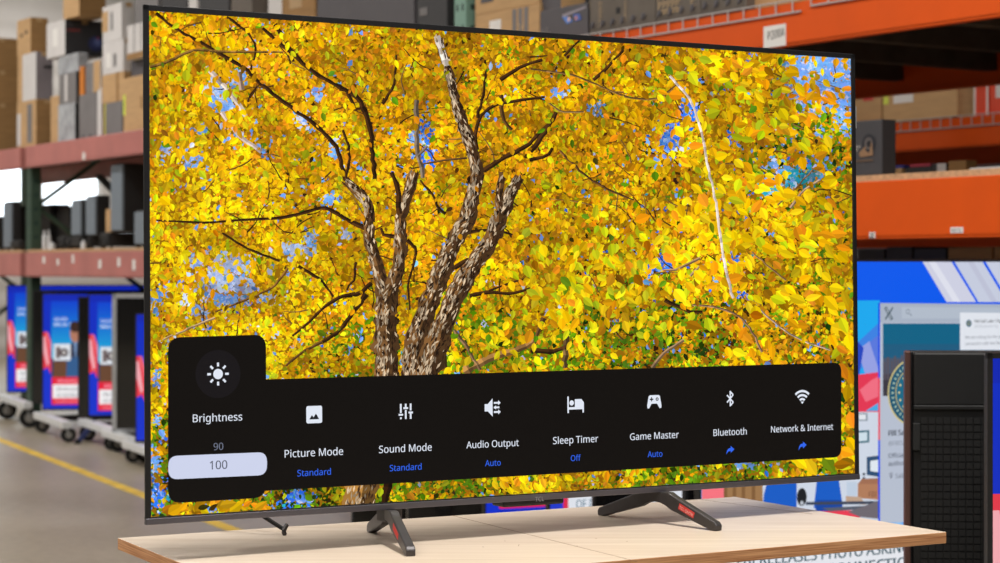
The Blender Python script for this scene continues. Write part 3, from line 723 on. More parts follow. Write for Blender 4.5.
# ------------------------------------------------------------------ plywood bench top
DROP = .470; ZT = EYE-DROP
def table_pt(px, py): d = DROP*F/(py-HY); return Vector(((px-CX)/F*d, d, ZT))
TA, TB, TC, TD = table_pt(117.6, 538), table_pt(735, 496.8), table_pt(946.5, 532), table_pt(255, 592)
def plywood(name, edge):
    m = bpy.data.materials.new(name); m.use_nodes = True; nt = m.node_tree; b = nt.nodes['Principled BSDF']
    tc = nt.nodes.new('ShaderNodeTexCoord'); mp = nt.nodes.new('ShaderNodeMapping'); nz = nt.nodes.new('ShaderNodeTexNoise'); nz.inputs['Detail'].default_value = 6
    rp = nt.nodes.new('ShaderNodeValToRGB')
    if edge:
        mp.inputs['Scale'].default_value = (6, 6, 320); c0, c1 = (164, 104, 62), (222, 168, 120)
    else:
        mp.inputs['Rotation'].default_value = (0, 0, -.53); mp.inputs['Scale'].default_value = (1.6, 34, 10); c0, c1 = (195, 177, 157), (212, 197, 179)
    nz.inputs['Scale'].default_value = 1.6
    rp.color_ramp.elements[0].position = .3; rp.color_ramp.elements[1].position = .68
    rp.color_ramp.elements[0].color = (*lin(c0), 1); rp.color_ramp.elements[1].color = (*lin(c1), 1)
    nt.links.new(tc.outputs['Object'], mp.inputs[0]); nt.links.new(mp.outputs[0], nz.inputs[0]); nt.links.new(nz.outputs[0], rp.inputs[0]); nt.links.new(rp.outputs[0], b.inputs['Base Color'])
    b.inputs['Roughness'].default_value = .38 if not edge else .7
    return m
M_ply = plywood('birch_plywood_face', False); M_plyedge = plywood('plywood_edge_layers', True); M_seam = mat('plywood_scratch', (132, 104, 80), .8)
bench = empty('work_table', (TA+TB+TC+TD)/4-Vector((0, 0, ZT)), 0, 'pale plywood topped work table carrying the big television', 'table')
oc = bench.location
m = MB(); m.prism([(p.x-oc.x, p.y-oc.y) for p in (TA, TD, TC, TB)], (0, 0, 1), .020, O=(0, 0, ZT-.010), X=(1, 0, 0), Y=(0, 1, 0))
for f in m.bm.faces: f.normal_update(); f.material_index = 0 if abs(f.normal.z) > .5 else 1
top = m.build('table_top', [M_ply, M_plyedge], bench)
md = top.modifiers.new('edge', 'BEVEL'); md.width = .0012; md.segments = 2
def seam(a, b, w=.0012):
    a = table_pt(*a)-oc; b = table_pt(*b)-oc; d = (b-a).normalized(); n = Vector((-d.y, d.x, 0))*w/2
    vs = [a-n, b-n, b+n, a+n]
    return MB().prism([(p.x, p.y) for p in vs], (0, 0, 1), .0004, O=(0, 0, ZT+.0001), X=(1, 0, 0), Y=(0, 1, 0))
seam((452, 515.5), (637, 561.5)).build('panel_seam', M_seam, top)
seam((700, 499.5), (812, 514)).build('panel_seam', M_seam, top)
r = random.Random(4); mk = MB()
for (px, py) in ((519, 545), (483, 547), (596, 538.5), (627, 541.5), (577, 546), (518.5, 545.8), (505, 541)):
    p = table_pt(px, py)-oc; mk.cyl((p.x, p.y, ZT), (p.x, p.y, ZT+.0003), .0012, n=7)
mk.build('nail_marks', M_seam, top)
for f1, f2 in ((.30, .30), (.55, .30), (.30, .72), (.55, .72)):
    p = TA.lerp(TB, f1).lerp(TD.lerp(TC, f1), f2)-oc
    lg = MB().box(p.x-.03, p.x+.03, p.y-.03, p.y+.03, .012, ZT-.02, .004).build('leg', M_dkgreen, bench)
    MB().cyl((p.x, p.y, 0), (p.x, p.y, .013), .028).build('foot', M_rubber, lg)
fr = MB()
for fa, fb in (((.30, .30), (.55, .30)), ((.30, .72), (.55, .72)), ((.30, .30), (.30, .72)), ((.55, .30), (.55, .72))):
    A = TA.lerp(TB, fa[0]).lerp(TD.lerp(TC, fa[0]), fa[1])-oc; B = TA.lerp(TB, fb[0]).lerp(TD.lerp(TC, fb[0]), fb[1])-oc
    fr.bar((A.x, A.y, ZT-.045), (B.x, B.y, ZT-.045), .03, .05)
fr.build('frame_rail', M_dkgreen, bench)

# ------------------------------------------------------------------ the big television
SW, SH = 1.43, 1.43*9/16
PL = Plane((-.5537, 3.2013, EYE-.3979), math.radians(29.81), .01855, -.00242)
tvo = bpy.data.objects.new('television', None); COL.objects.link(tvo); tvo.matrix_world = PL.M
tag(tvo, 'big television showing a yellow autumn tree and settings menu, on the plywood table', 'television')
BZ, BB = .0095, .0092
fr = MB()
fr.box(-BZ, SW+BZ, -.0030, .003, SH, SH+BZ, .001).box(-BZ, 0, -.0030, .003, -.002, SH+BZ, .001).box(SW, SW+BZ, -.0030, .003, -.002, SH+BZ, .001).box(-BZ, SW+BZ, -.0028, .003, -.003, 0)
fr.build('bezel', M_bezel, tvo)
bt = MB().box(-BZ, SW+BZ, -.005, .004, -.003-BB, -.002, .001).box(.01, SW-.01, .003, .022, -.003-BB, -.004).build('bottom_trim', M_gun, tvo)
fl = Flat(); bc = PL.pt(538, 494.6); W, P = text_fit('TCL', bc[0]-.009, bc[0]+.009, -.0095); fl.text(W, P, (196, 196, 200))
o = fl.build('brand_mark', mat('pale_grey_print', (160, 160, 166), .4, var=.02), bt); o.location = (0, -.0054, 0)
MB().box(.012, SW-.012, .002, .034, -.012, SH-.012, .004).build('panel_back', M_black, tvo)
MB().box(.12, SW-.12, .03, .075, -.010, SH*.62, .014).build('rear_housing', M_black, tvo)
MB().box(SW+BZ-.002, SW+BZ+.003, -.002, .016, SH*.832, SH*.885, .0008).build('edge_clip', M_silver, tvo)
hp = PL.pt(395.5, 513)
MB().box(hp[0]-.012, hp[0]+.02, .012, .05, -.036, -.010, .003).build('mounting_block', M_foot, tvo)
sp = PL.pt(545, 500)
MB().box(sp[0]-.075, sp[0]+.05, .016, .06, -.024, -.008, .004).build('sensor_bar', M_black, tvo)
# V-shaped feet, spread outwards
def foot(front, rear, sticker):
    a = table_pt(*front); b = table_pt(*rear); mid = (a+b)/2; d = (a-b); L = d.length; d.normalize(); n = Vector((-d.y, d.x, 0))
    H = .0585
    def arc(sgn): return [(sgn*x, z) for x, z in ((.0, .052), (.012, .051), (.022, .047), (.032, .041))]
    out = [(-L/2, 0), (-L/2+.013, 0)] + [(-x, z) for x, z in ((.040, .027), (.026, .034), (.012, .038))] + [(0, .039)] + [(x, z) for x, z in ((.012, .038), (.026, .034), (.040, .027))] + [(L/2-.013, 0), (L/2, 0), (L/2+.001, .010), (L/2-.004, .0155), (.048, .052), (.034, H), (-.034, H), (-.048, .052), (-L/2+.004, .0155), (-L/2-.001, .010)]
    m = MB().prism(out, n, .016, O=mid-Vector((0, 0, 0)), X=d, Y=(0, 0, 1))
    o = m.build('stand_foot', M_foot, None)
    md = o.modifiers.new('edge', 'BEVEL'); md.width = .0022; md.segments = 2; md.limit_method = 'ANGLE'
    o.parent = tvo; o.matrix_parent_inverse = PL.M.inverted()
    # red sticker lying on the front arm, on the face turned to the viewer
    sd = -1 if n.y > 0 else 1
    nn = n*sd
    s0, s1 = Vector((.062, 0)), Vector((.098, 0))
    zt = lambda x: .052-(x-.048)*(.052-.0155)/(L/2-.004-.048)
    X = (d*(s1.x-s0.x)+Vector((0, 0, zt(s1.x)-zt(s0.x)))).normalized(); Y = nn.cross(X)*(1 if nn.cross(X).z > 0 else -1)
    cen = mid+d*.08+Vector((0, 0, zt(.08)-.0105))+nn*.0082
    st = MB().prism([(-.020, -.0055), (.020, -.0055), (.020, .0055), (-.020, .0055)], nn, .0006, O=cen, X=X, Y=Y).build('sticker', M_red, None)
    st.parent = o; st.matrix_parent_inverse = PL.M.inverted() if False else Matrix.Identity(4)
    if sticker:
        f2 = Flat(); W, P = text_fit(sticker, -.018, .018, 0); f2.text(W, P, (244, 214, 210))
        lo = f2.build('lettering', mat('pale_pink_ink', (246, 206, 202), .6, var=.02), None)
        R = Matrix((X, -nn, Y)).transposed().to_4x4(); lo.matrix_world = Matrix.Translation(cen+nn*.0005) @ R
        lo.parent = o; mw = lo.matrix_world.copy(); lo.matrix_parent_inverse = Matrix.Identity(4); lo.matrix_basis = mw
    return o
foot((411, 556.5), (371, 531.5), None)
foot((719, 531), (600.5, 515), 'TCL QM7K')
# thin prop rod with a forked foot, leaning behind the left end
pb = table_pt(285, 535.5)
rt = at(262, 515.5, pb.y+.02); rb = at(285.5, 530.5, pb.y)
rod = empty('prop_rod', pb, 0, 'thin black rod with forked foot, behind the left end of the big television', 'rod')
dv = (rt-rb); up = rt+dv*1.6
MB().bar(rb-pb, up-pb, .007, .005).build('rod', M_black, rod)
f1 = at(287, 524.5, pb.y+.004)
MB().bar(f1-pb, at(283.4, 531, pb.y-.004)-pb, .005, .006).bar(at(283.4, 531, pb.y-.004)-pb, Vector((0, 0, .001)), .005, .006).build('forked_foot', M_foot, rod)
# ------------------------------------------------------------------ the picture on the big screen: an autumn tree
rng = np.random.default_rng(11)
LINT = np.vectorize(lambda x: x/12.92 if x <= .04045 else ((x+.055)/1.055)**2.4)
def linc(a): return LINT(np.clip(np.asarray(a, float)/255, 0, 1))
# palettes (sRGB)
PAL = np.array([[252, 214, 16], [236, 182, 6], [204, 146, 8], [238, 152, 20], [150, 100, 8], [70, 46, 10], [196, 200, 22], [98, 140, 14], [30, 62, 10], [112, 164, 238], [196, 208, 246], [44, 112, 236], [40, 170, 196]], float)
#        0 bright    1 yellow      2 gold        3 orange      4 ochre      5 dark brown  6 lime         7 green      8 deep green  9 sky       10 pale sky   11 blue        12 teal
REG = [  # x, y, radius, weights over the palette
    (170, 60, 60, [4, 8, 7, 5, 2, .6, 3, 1, .1, .1, .1, 0, 0]),
    (250, 60, 60, [4, 8, 7, 6, 2, .8, 2, .6, .1, .4, .3, 0, 0]),
    (225, 105, 40, [3, 7, 6, 5, 1.5, .6, 1.5, .4, .1, 2, 1.4, 0, 0]),
    (180, 150, 40, [6, 8, 5, 4, 1, .3, 2, .3, 0, 1.6, .8, 0, 0]),
    (320, 60, 60, [4, 8, 8, 6, 3, 1.2, 2, .6, .1, .2, .3, 0, 0]),
    (310, 140, 50, [5, 8, 6, 5, 1.5, .8, 2, .5, .1, 1.4, .6, 0, 0]),
    (410, 60, 60, [3, 8, 8, 6, 3, 1.4, 2, .8, .1, .4, .3, 0, 0]),
    (415, 145, 40, [2, 7, 8, 5, 3, 1.6, 1.5, 1, .2, 1.6, .3, .3, 0]),
    (500, 70, 60, [2, 7, 8, 6, 4, 2, 2, 1, .2, .2, .2, 0, 0]),
    (490, 150, 50, [2, 7, 9, 5, 4, 2, 1.5, 1, .2, .2, .1, 0, 0]),
    (580, 70, 60, [3, 7, 8, 5, 4, 1.6, 2, 1, .3, .6, .2, .1, 0]),
    (600, 140, 60, [3, 7, 9, 4, 4, 1.8, 2, 1.4, .4, .4, .1, .1, 0]),
    (680, 90, 60, [4, 8, 8, 4, 3, 1.4, 2, 1, .3, 1.2, .3, .3, 0]),
    (685, 150, 40, [4, 7, 7, 4, 3, 1.4, 2, 1, .4, 1.8, .2, .6, 0]),
    (750, 90, 50, [6, 8, 7, 4, 2, .8, 2, .8, .3, 1.4, .4, .2, 0]),
    (830, 75, 35, [.4, 1, 1.4, 1, .4, .2, .2, .3, .1, 9, 3, .4, 0]),
    (835, 150, 40, [.8, 2, 4, 2, 1.6, .6, 3, 4, 1.6, 3, .4, .8, .6]),
    (780, 180, 40, [2, 4, 5, 3, 2.4, 1, 3, 4, 2, 1.8, .2, 1.2, 1]),
    (180, 230, 60, [12, 9, 3, 3, .6, .2, 2.4, .4, 0, .5, .4, 0, 0]),
    (225, 285, 45, [10, 7, 3, 3, .8, .3, 2, .3, 0, 2, 3, .2, 0]),
    (165, 300, 30, [9, 7, 3, 2, .6, .3, 2, .3, 0, 2.2, 1.6, .6, 0]),
    (280, 230, 60, [10, 9, 4, 3, 1, .5, 2, .5, .1, .8, .6, 0, 0]),
    (300, 300, 50, [9, 9, 4, 3, 1.4, .6, 3, .8, .1, .8, .6, 0, 0]),
    (340, 270, 40, [6, 9, 6, 4, 2, .8, 2, 1, .1, .6, .3, 0, 0]),
    (340, 345, 30, [3, 6, 5, 2, 2.4, 1.2, 5, 4, .8, .3, .4, .2, .1]),
    (430, 210, 40, [5, 9, 8, 5, 2, 1, 2, .6, .1, .4, .2, 0, 0]),
    (520, 220, 50, [5, 9, 8, 4, 2, 1, 2, .8, .1, .3, .2, 0, 0]),
    (540, 290, 50, [6, 9, 7, 4, 2, .8, 3, 1.2, .2, .2, .2, 0, 0]),
    (500, 345, 40, [3, 5, 4, 2, 2, 1.4, 6, 7, 2, .3, .4, .2, .3]),
    (600, 230, 60, [5, 7, 7, 3, 3, 1.6, 3, 1.6, .6, .4, .1, .4, .1]),
    (620, 280, 50, [11, 8, 4, 3, 1.4, .8, 6, 2, .4, .3, .1, .3, 0]),
    (590, 345, 40, [3, 4, 4, 1.6, 2, 1.6, 6, 8, 3, .3, .2, .3, .4]),
    (655, 345, 40, [2, 4, 4, 2, 3, 2.4, 4, 7, 4, .3, .1, .4, .4]),
    (670, 245, 40, [6, 8, 6, 4, 3, 1.6, 2, 1.6, 1, .8, .1, 1.4, .1]),
    (745, 220, 50, [8, 9, 6, 4, 2, .8, 2, 1.2, .6, .6, .1, .6, .1]),
    (735, 275, 40, [6, 8, 6, 4, 3, 1.6, 2, 2, 1.4, .6, .1, 1.2, .1]),
    (820, 215, 40, [5, 7, 6, 4, 2.6, 1.2, 2, 3, 2, .5, .1, .6, .3]),
    (830, 270, 40, [6, 7, 5, 3, 2.4, 1.2, 3, 3.4, 2, .3, .1, .2, .3]),
    (780, 330, 50, [4, 6, 6, 3, 4, 2.6, 2, 3, 3, .2, .1, .4, .2]),
    (700, 345, 40, [1.4, 2.6, 3.6, 2, 3.6, 3, 3, 5, 5, .2, .1, .6, .3]),
    (845, 350, 25, [6, 8, 6, 4, 2, 1.4, 2, 3, 2.6, .1, .1, .1, .1]),
    (157, 380, 25, [7, 7, 5, 4, 2, 1.4, 3, 2, .6, 2.4, .6, 1.6, .4]),
    (157, 440, 22, [3, 4, 4, 3, 3, 2.4, 3, 4, 3, 2, 1.2, 3, 1]),
    (158, 490, 22, [1, 1.6, 2, 1.6, 2.4, 2.4, 2, 5, 5, 2.6, 1.6, 4.6, 1.4]),
    (210, 506, 25, [4, 6, 7, 5, 3, 2, 2.4, 3, 1.6, 2, 1, 2, .3]),
    (250, 503, 18, [3, 5, 5, 3, 3, 2, 3, 4, 2, 1.4, 1.4, 1.6, .4]),
    (295, 498, 25, [.4, .8, 1, .5, 1.6, 3, 2.4, 5, 8, .8, .5, 3, .8]),
    (410, 488, 35, [3, 4, 3, 1.6, 2, 2, 5, 8, 3.4, .3, .4, .4, .4]),
    (470, 484, 30, [2, 3, 2.4, 1.2, 1.6, 2, 6, 9, 4, .4, .4, .5, .5]),
    (530, 481, 28, [9, 8, 5, 3, 2, 1.4, 4, 3, 1, .2, .2, .1, .1]),
    (600, 477, 25, [2.4, 4, 5, 4, 5, 5, 1.6, 2, 2, .4, 1, .2, .1]),
    (655, 473, 25, [2.4, 3.4, 3, 1.6, 2, 1.6, 5, 9, 4, .4, .4, .5, .4]),
    (735, 466, 35, [1.2, 2, 2, 1, 1.2, 1.2, 5, 9, 4.6, .9, 1, .8, .9]),
    (805, 464, 25, [5, 6, 6, 3, 2.4, 2, 3, 4, 3, .2, .2, .2, .2]),
    (848, 440, 20, [5, 7, 6, 3, 2.4, 2.4, 2, 4, 4, .1, .1, .1, .1]),
    (848, 400, 20, [4, 6, 5, 3, 3, 3, 2, 4, 4, .1, .1, .1, .1]),
]
RX = np.array([[r[0], r[1]] for r in REG], float); RR = np.array([r[2] for r in REG], float)
RW = np.array([r[3] for r in REG], float); RW /= RW.sum(1, keepdims=True)
gm = RW[:, 7] > .09; RW[gm, 7] *= 1.9; RW[gm, 8] *= 1.7; RW[gm, 5] *= 1.3; RW /= RW.sum(1, keepdims=True)
def region(P):
    d2 = ((P[:, None]-RX[None])**2).sum(-1)/(RR[None]**2)
    w = 1/(d2+.06)**3
    w /= w.sum(1, keepdims=True); return w @ RW
def vnoise(P, sc, seed):
    """smooth value noise in 0..1 at photo positions"""
    Q = P/sc; i = np.floor(Q).astype(int); f = Q-i; f = f*f*(3-2*f)
    h = lambda a, b: np.abs(np.sin(a*127.1+b*311.7+seed*74.7)*43758.5453) % 1
    return (h(i[:, 0], i[:, 1])*(1-f[:, 0])+h(i[:, 0]+1, i[:, 1])*f[:, 0])*(1-f[:, 1])+(h(i[:, 0], i[:, 1]+1)*(1-f[:, 0])+h(i[:, 0]+1, i[:, 1]+1)*f[:, 0])*f[:, 1]
ORDER = np.array([9, 10, 11, 12, 8, 5, 4, 7, 2, 3, 1, 0, 6])      # from open sky through dark gaps to lit leaves
def pick(P, mask=None, mixk=.5):
    """palette index at photo positions, correlated over small clumps"""
    W = region(P)
    if mask is not None: W = W*mask
    W /= W.sum(1, keepdims=True); W = W[:, ORDER]; cum = np.cumsum(W, 1)
    n = (vnoise(P, 13., 1)+vnoise(P, 6., 2)*.7)/1.7
    n = np.interp(n, [.12, .3, .5, .7, .88], [0, .2, .5, .8, 1])
    u = np.where(rng.random(len(P)) < mixk, (n+.12*rng.standard_normal(len(P))).clip(0, .9999), rng.random(len(P)))
    return ORDER[(u[:, None] > cum).sum(1).clip(0, 12)]
paint = Flat()
ZMAX = .0010
def to_local(Q):
    s = Q.shape; L = PL.m(Q[..., 0].ravel(), Q[..., 1].ravel()).reshape(s)
    L[..., 0] = L[..., 0].clip(0, SW); L[..., 1] = L[..., 1].clip(0, SH); return L
def leaves(P, size, ang, idx, z0, z1, jit=.09, split=.07, ratio=.5, lo=.60):
    """pointed oval leaves; each half a strip of quads, one half a little lighter"""
    N = len(P)
    if N == 0: return
    c, s = np.cos(ang), np.sin(ang); ax = np.stack([c, s], 1); ay = np.stack([-s, c], 1)
    w = size*ratio*(.75+.5*rng.random(N))*.5; Lh = size*.5
    def q(a, b): return P+ax*(Lh*a)[:, None]+ay*(w*b)[:, None]
    base, tip = q(-.95, 0), q(1.1, 0)
    ml = lo+(1.02-lo)*vnoise(P, 30., 5)+.24*vnoise(P, 11., 6)
    col = PAL[idx]*((ml+jit*rng.standard_normal(N))[:, None]) + 6*rng.standard_normal((N, 3))
    b = np.where(rng.random(N) < .5, 1-split, 1+split*.6)[:, None]
    CA = linc(col*b); CB = linc(col*(2-b))
    ml_ = q(.1, 0)
    Q = [np.stack([base, q(-.55, .78), q(.0, 1.0), ml_], 1), np.stack([ml_, q(.0, 1.0), q(.6, .62), tip], 1), np.stack([base, ml_, q(.0, -1.0), q(-.55, -.78)], 1), np.stack([ml_, tip, q(.6, -.62), q(.0, -1.0)], 1)]
    z = np.sort(rng.random(N))*(z1-z0)+z0
    CC = np.concatenate([CA, CA, CB, CB]); zz = np.concatenate([z]*4)
    paint.quads(to_local(np.concatenate(Q)), np.repeat(CC[:, None], 4, 1), zz)
def specks(P, size, ang, idx, z0, z1, jit=.09, ratio=.6):
    N = len(P); c, s = np.cos(ang), np.sin(ang); ax = np.stack([c, s], 1)*(size*.5)[:, None]; ay = np.stack([-s, c], 1)*(size*.5*ratio)[:, None]
    ml = .60+.42*vnoise(P, 30., 5)+.24*vnoise(P, 11., 6)
    col = PAL[idx]*((ml+jit*rng.standard_normal(N))[:, None]) + 6*rng.standard_normal((N, 3))
    z = np.sort(rng.random(N))*(z1-z0)+z0
    paint.quads(to_local(np.stack([P-ax, P-ay*.9+ax*.1, P+ax, P+ay*.9], 1)), np.repeat(linc(col)[:, None], 4, 1), z)
def scatter(n):
    x = 146+rng.random(n)*712; y = 4+rng.random(n)*520
    y0 = 8+(x-149.5)*.0683; y1 = 518-(x-149.5)*.0632
    ok = (y > y0-4) & (y < y1+4)
    inside = (x > 174) & (x < 262) & (y > 344) & (y < 492) | (x > 270) & (x < 834) & (y > 386-(x-270)*.028) & (y < 482-(x-300)*.055)
    ok &= ~inside
    return np.stack([x[ok], y[ok]], 1)
paint.rect(0, 0, SW, SH, (150, 104, 10))
# base mottling
P = scatter(22000); specks(P, 3.5+rng.random(len(P))*6, rng.random(len(P))*6.3, pick(P, None, .7), .00005, .00016, ratio=.8)
LEAFY = np.array([1.3, 1.2, 1.05, 1.1, .6, .36, 1.0, 1.0, .6, .10, .08, .08, .1])
def bandang(n): return np.pi/2+.75*rng.standard_normal(n)
# fine distant foliage
P = scatter(30000); specks(P, 2.4+rng.random(len(P))*4, rng.random(len(P))*6.3, pick(P), .00016, .00028, ratio=.65)
P = scatter(7500); leaves(P, 3.4+rng.random(len(P))*4.2, bandang(len(P)), pick(P, LEAFY[None]), .00028, .00038, ratio=.62)
# open sky
SKY = [(828, 66, 26, 14, 9), (812, 92, 24, 18, 9), (838, 92, 20, 22, 9), (800, 68, 16, 8, 9), (845, 120, 8, 14, 9), (688, 112, 11, 9, 11), (672, 132, 9, 10, 11), (668, 145, 12, 8, 11), (556, 92, 10, 7, 9), (598, 108, 6, 8, 9), (425, 130, 7, 14, 11), (428, 158, 8, 10, 11), (415, 138, 8, 8, 9), (215, 88, 12, 10, 10), (236, 78, 10, 9, 9), (222, 104, 14, 7, 9), (165, 150, 9, 6, 9), (200, 128, 10, 5, 9), (192, 160, 10, 8, 9), (316, 96, 9, 6, 9), (300, 120, 9, 6, 10), (335, 150, 8, 8, 9), (232, 262, 18, 10, 10), (215, 280, 20, 12, 10), (240, 284, 14, 10, 10), (225, 300, 16, 7, 9), (196, 262, 10, 6, 10), (158, 296, 8, 10, 9), (185, 300, 8, 8, 10), (295, 250, 16, 7, 10), (310, 240, 8, 8, 9), (330, 200, 10, 7, 9), (345, 235, 8, 6, 10), (268, 300, 10, 5, 10), (665, 262, 12, 9, 11), (652, 268, 10, 6, 11), (735, 256, 7, 8, 11), (742, 296, 6, 6, 11), (790, 178, 16, 12, 12), (772, 190, 10, 8, 12), (775, 165, 10, 8, 9), (812, 175, 10, 8, 12), (730, 140, 5, 10, 11), (600, 250, 5, 4, 11), (155, 462, 6, 16, 9), (158, 495, 9, 12, 11), (206, 507, 10, 7, 9), (225, 504, 6, 6, 10), (300, 497, 14, 6, 11), (258, 490, 6, 5, 10), (745, 466, 10, 4, 9), (156, 380, 5, 10, 9), (157, 420, 4, 8, 9)]
sp, si, ss = [], [], []
for (x, y, rx, ry, ci) in SKY:
    n = max(8, int(rx*ry*.62)); q = rng.standard_normal((n, 2))*.52
    sp.append(np.c_[x+q[:, 0]*rx, y+q[:, 1]*ry]); si.append(np.where(rng.random(n) < .7, ci, rng.choice([9, 10], n))); ss.append(2.5+rng.random(n)*min(7, rx*.6))
sp = np.concatenate(sp); si = np.concatenate(si); ss = np.concatenate(ss)
specks(sp, ss*.85, rng.random(len(sp))*6.3, si, .000385, .000395, jit=.06, ratio=.75)

# trunks and branches as tapering strips with bark
def strip(L, w0, w1, col, z, dark=.6, bark=0, pale=(222, 196, 162), seed=0):
    L = np.array(L, float)
    t = np.r_[0, np.cumsum(np.hypot(*np.diff(L, axis=0).T))]; n = max(3, int(t[-1]/5))
    u = np.linspace(0, t[-1], n); X = np.interp(u, t, L[:, 0]); Y = np.interp(u, t, L[:, 1])
    if n > 8:
        k = np.array([1, 2, 3, 2, 1])/9.; Xs = np.convolve(np.pad(X, 2, 'edge'), k, 'valid'); Ys = np.convolve(np.pad(Y, 2, 'edge'), k, 'valid'); Xs[0], Ys[0], Xs[-1], Ys[-1] = X[0], Y[0], X[-1], Y[-1]; X, Y = Xs, Ys
    wob = np.random.default_rng(seed+int(L[0, 0]*7)); X = X+wob.standard_normal(n)*.5; 
    dx, dy = np.gradient(X), np.gradient(Y); l = np.hypot(dx, dy)+1e-9; nx, ny = -dy/l, dx/l
    w = np.linspace(w0, w1, n)/2*(1+.1*wob.standard_normal(n))
    A = np.stack([X-nx*w, Y-ny*w], 1); M_ = np.stack([X+nx*w*.1, Y+ny*w*.1], 1); B = np.stack([X+nx*w, Y+ny*w], 1)
    Q = np.concatenate([np.stack([A[:-1], M_[:-1], M_[1:], A[1:]], 1), np.stack([M_[:-1], B[:-1], B[1:], M_[1:]], 1)])
    c = np.array(col, float)
    v = 1+.12*wob.standard_normal((n-1, 1))
    C1 = linc(c*v); C2 = linc(c*dark*v)
    if (nx.mean() < 0): C1, C2 = C2, C1
    CC = np.repeat(np.concatenate([C1, C2])[:, None], 4, 1)
    paint.quads(to_local(Q), CC, np.full(len(Q), z)+np.arange(len(Q))*1e-9)
    if bark:
        nb = int(t[-1]*max(w0, w1)*bark); ub = wob.random(nb)*(n-1); i = ub.astype(int).clip(0, n-2); f = ub-i
        cx_ = X[i]*(1-f)+X[i+1]*f; cy_ = Y[i]*(1-f)+Y[i+1]*f; s_ = (wob.random(nb)*2-1)*.9
        Pb = np.c_[cx_+nx[i]*w[i]*s_, cy_+ny[i]*w[i]*s_]; ang = np.arctan2(dy[i], dx[i])+.25*wob.standard_normal(nb)
        # bark scales: the pale ones lie to the left, dark cracks to the right of the stem
        side = (nx[i]*s_ < .15); light = wob.random(nb) < np.where(side, .64, .14)
        colb = np.where(light[:, None], np.array(pale)[None]*(.55+.55*wob.random((nb, 1))), np.array([70, 46, 28])[None]*(.4+.8*wob.random((nb, 1))))
        c_, s2 = np.cos(ang), np.sin(ang); ax = np.stack([c_, s2], 1); ay = np.stack([-s2, c_], 1)
        ln = (1.6+3.6*wob.random(nb))[:, None]; wd = (.5+.9*wob.random(nb))[:, None]
        Q = np.stack([Pb-ax*ln, Pb-ay*wd, Pb+ax*ln, Pb+ay*wd], 1)
        paint.quads(to_local(Q), np.repeat(linc(colb)[:, None], 4, 1), z+1e-6+np.sort(wob.random(nb))*8e-6)
DK = (74, 46, 22); MD = (120, 84, 48)
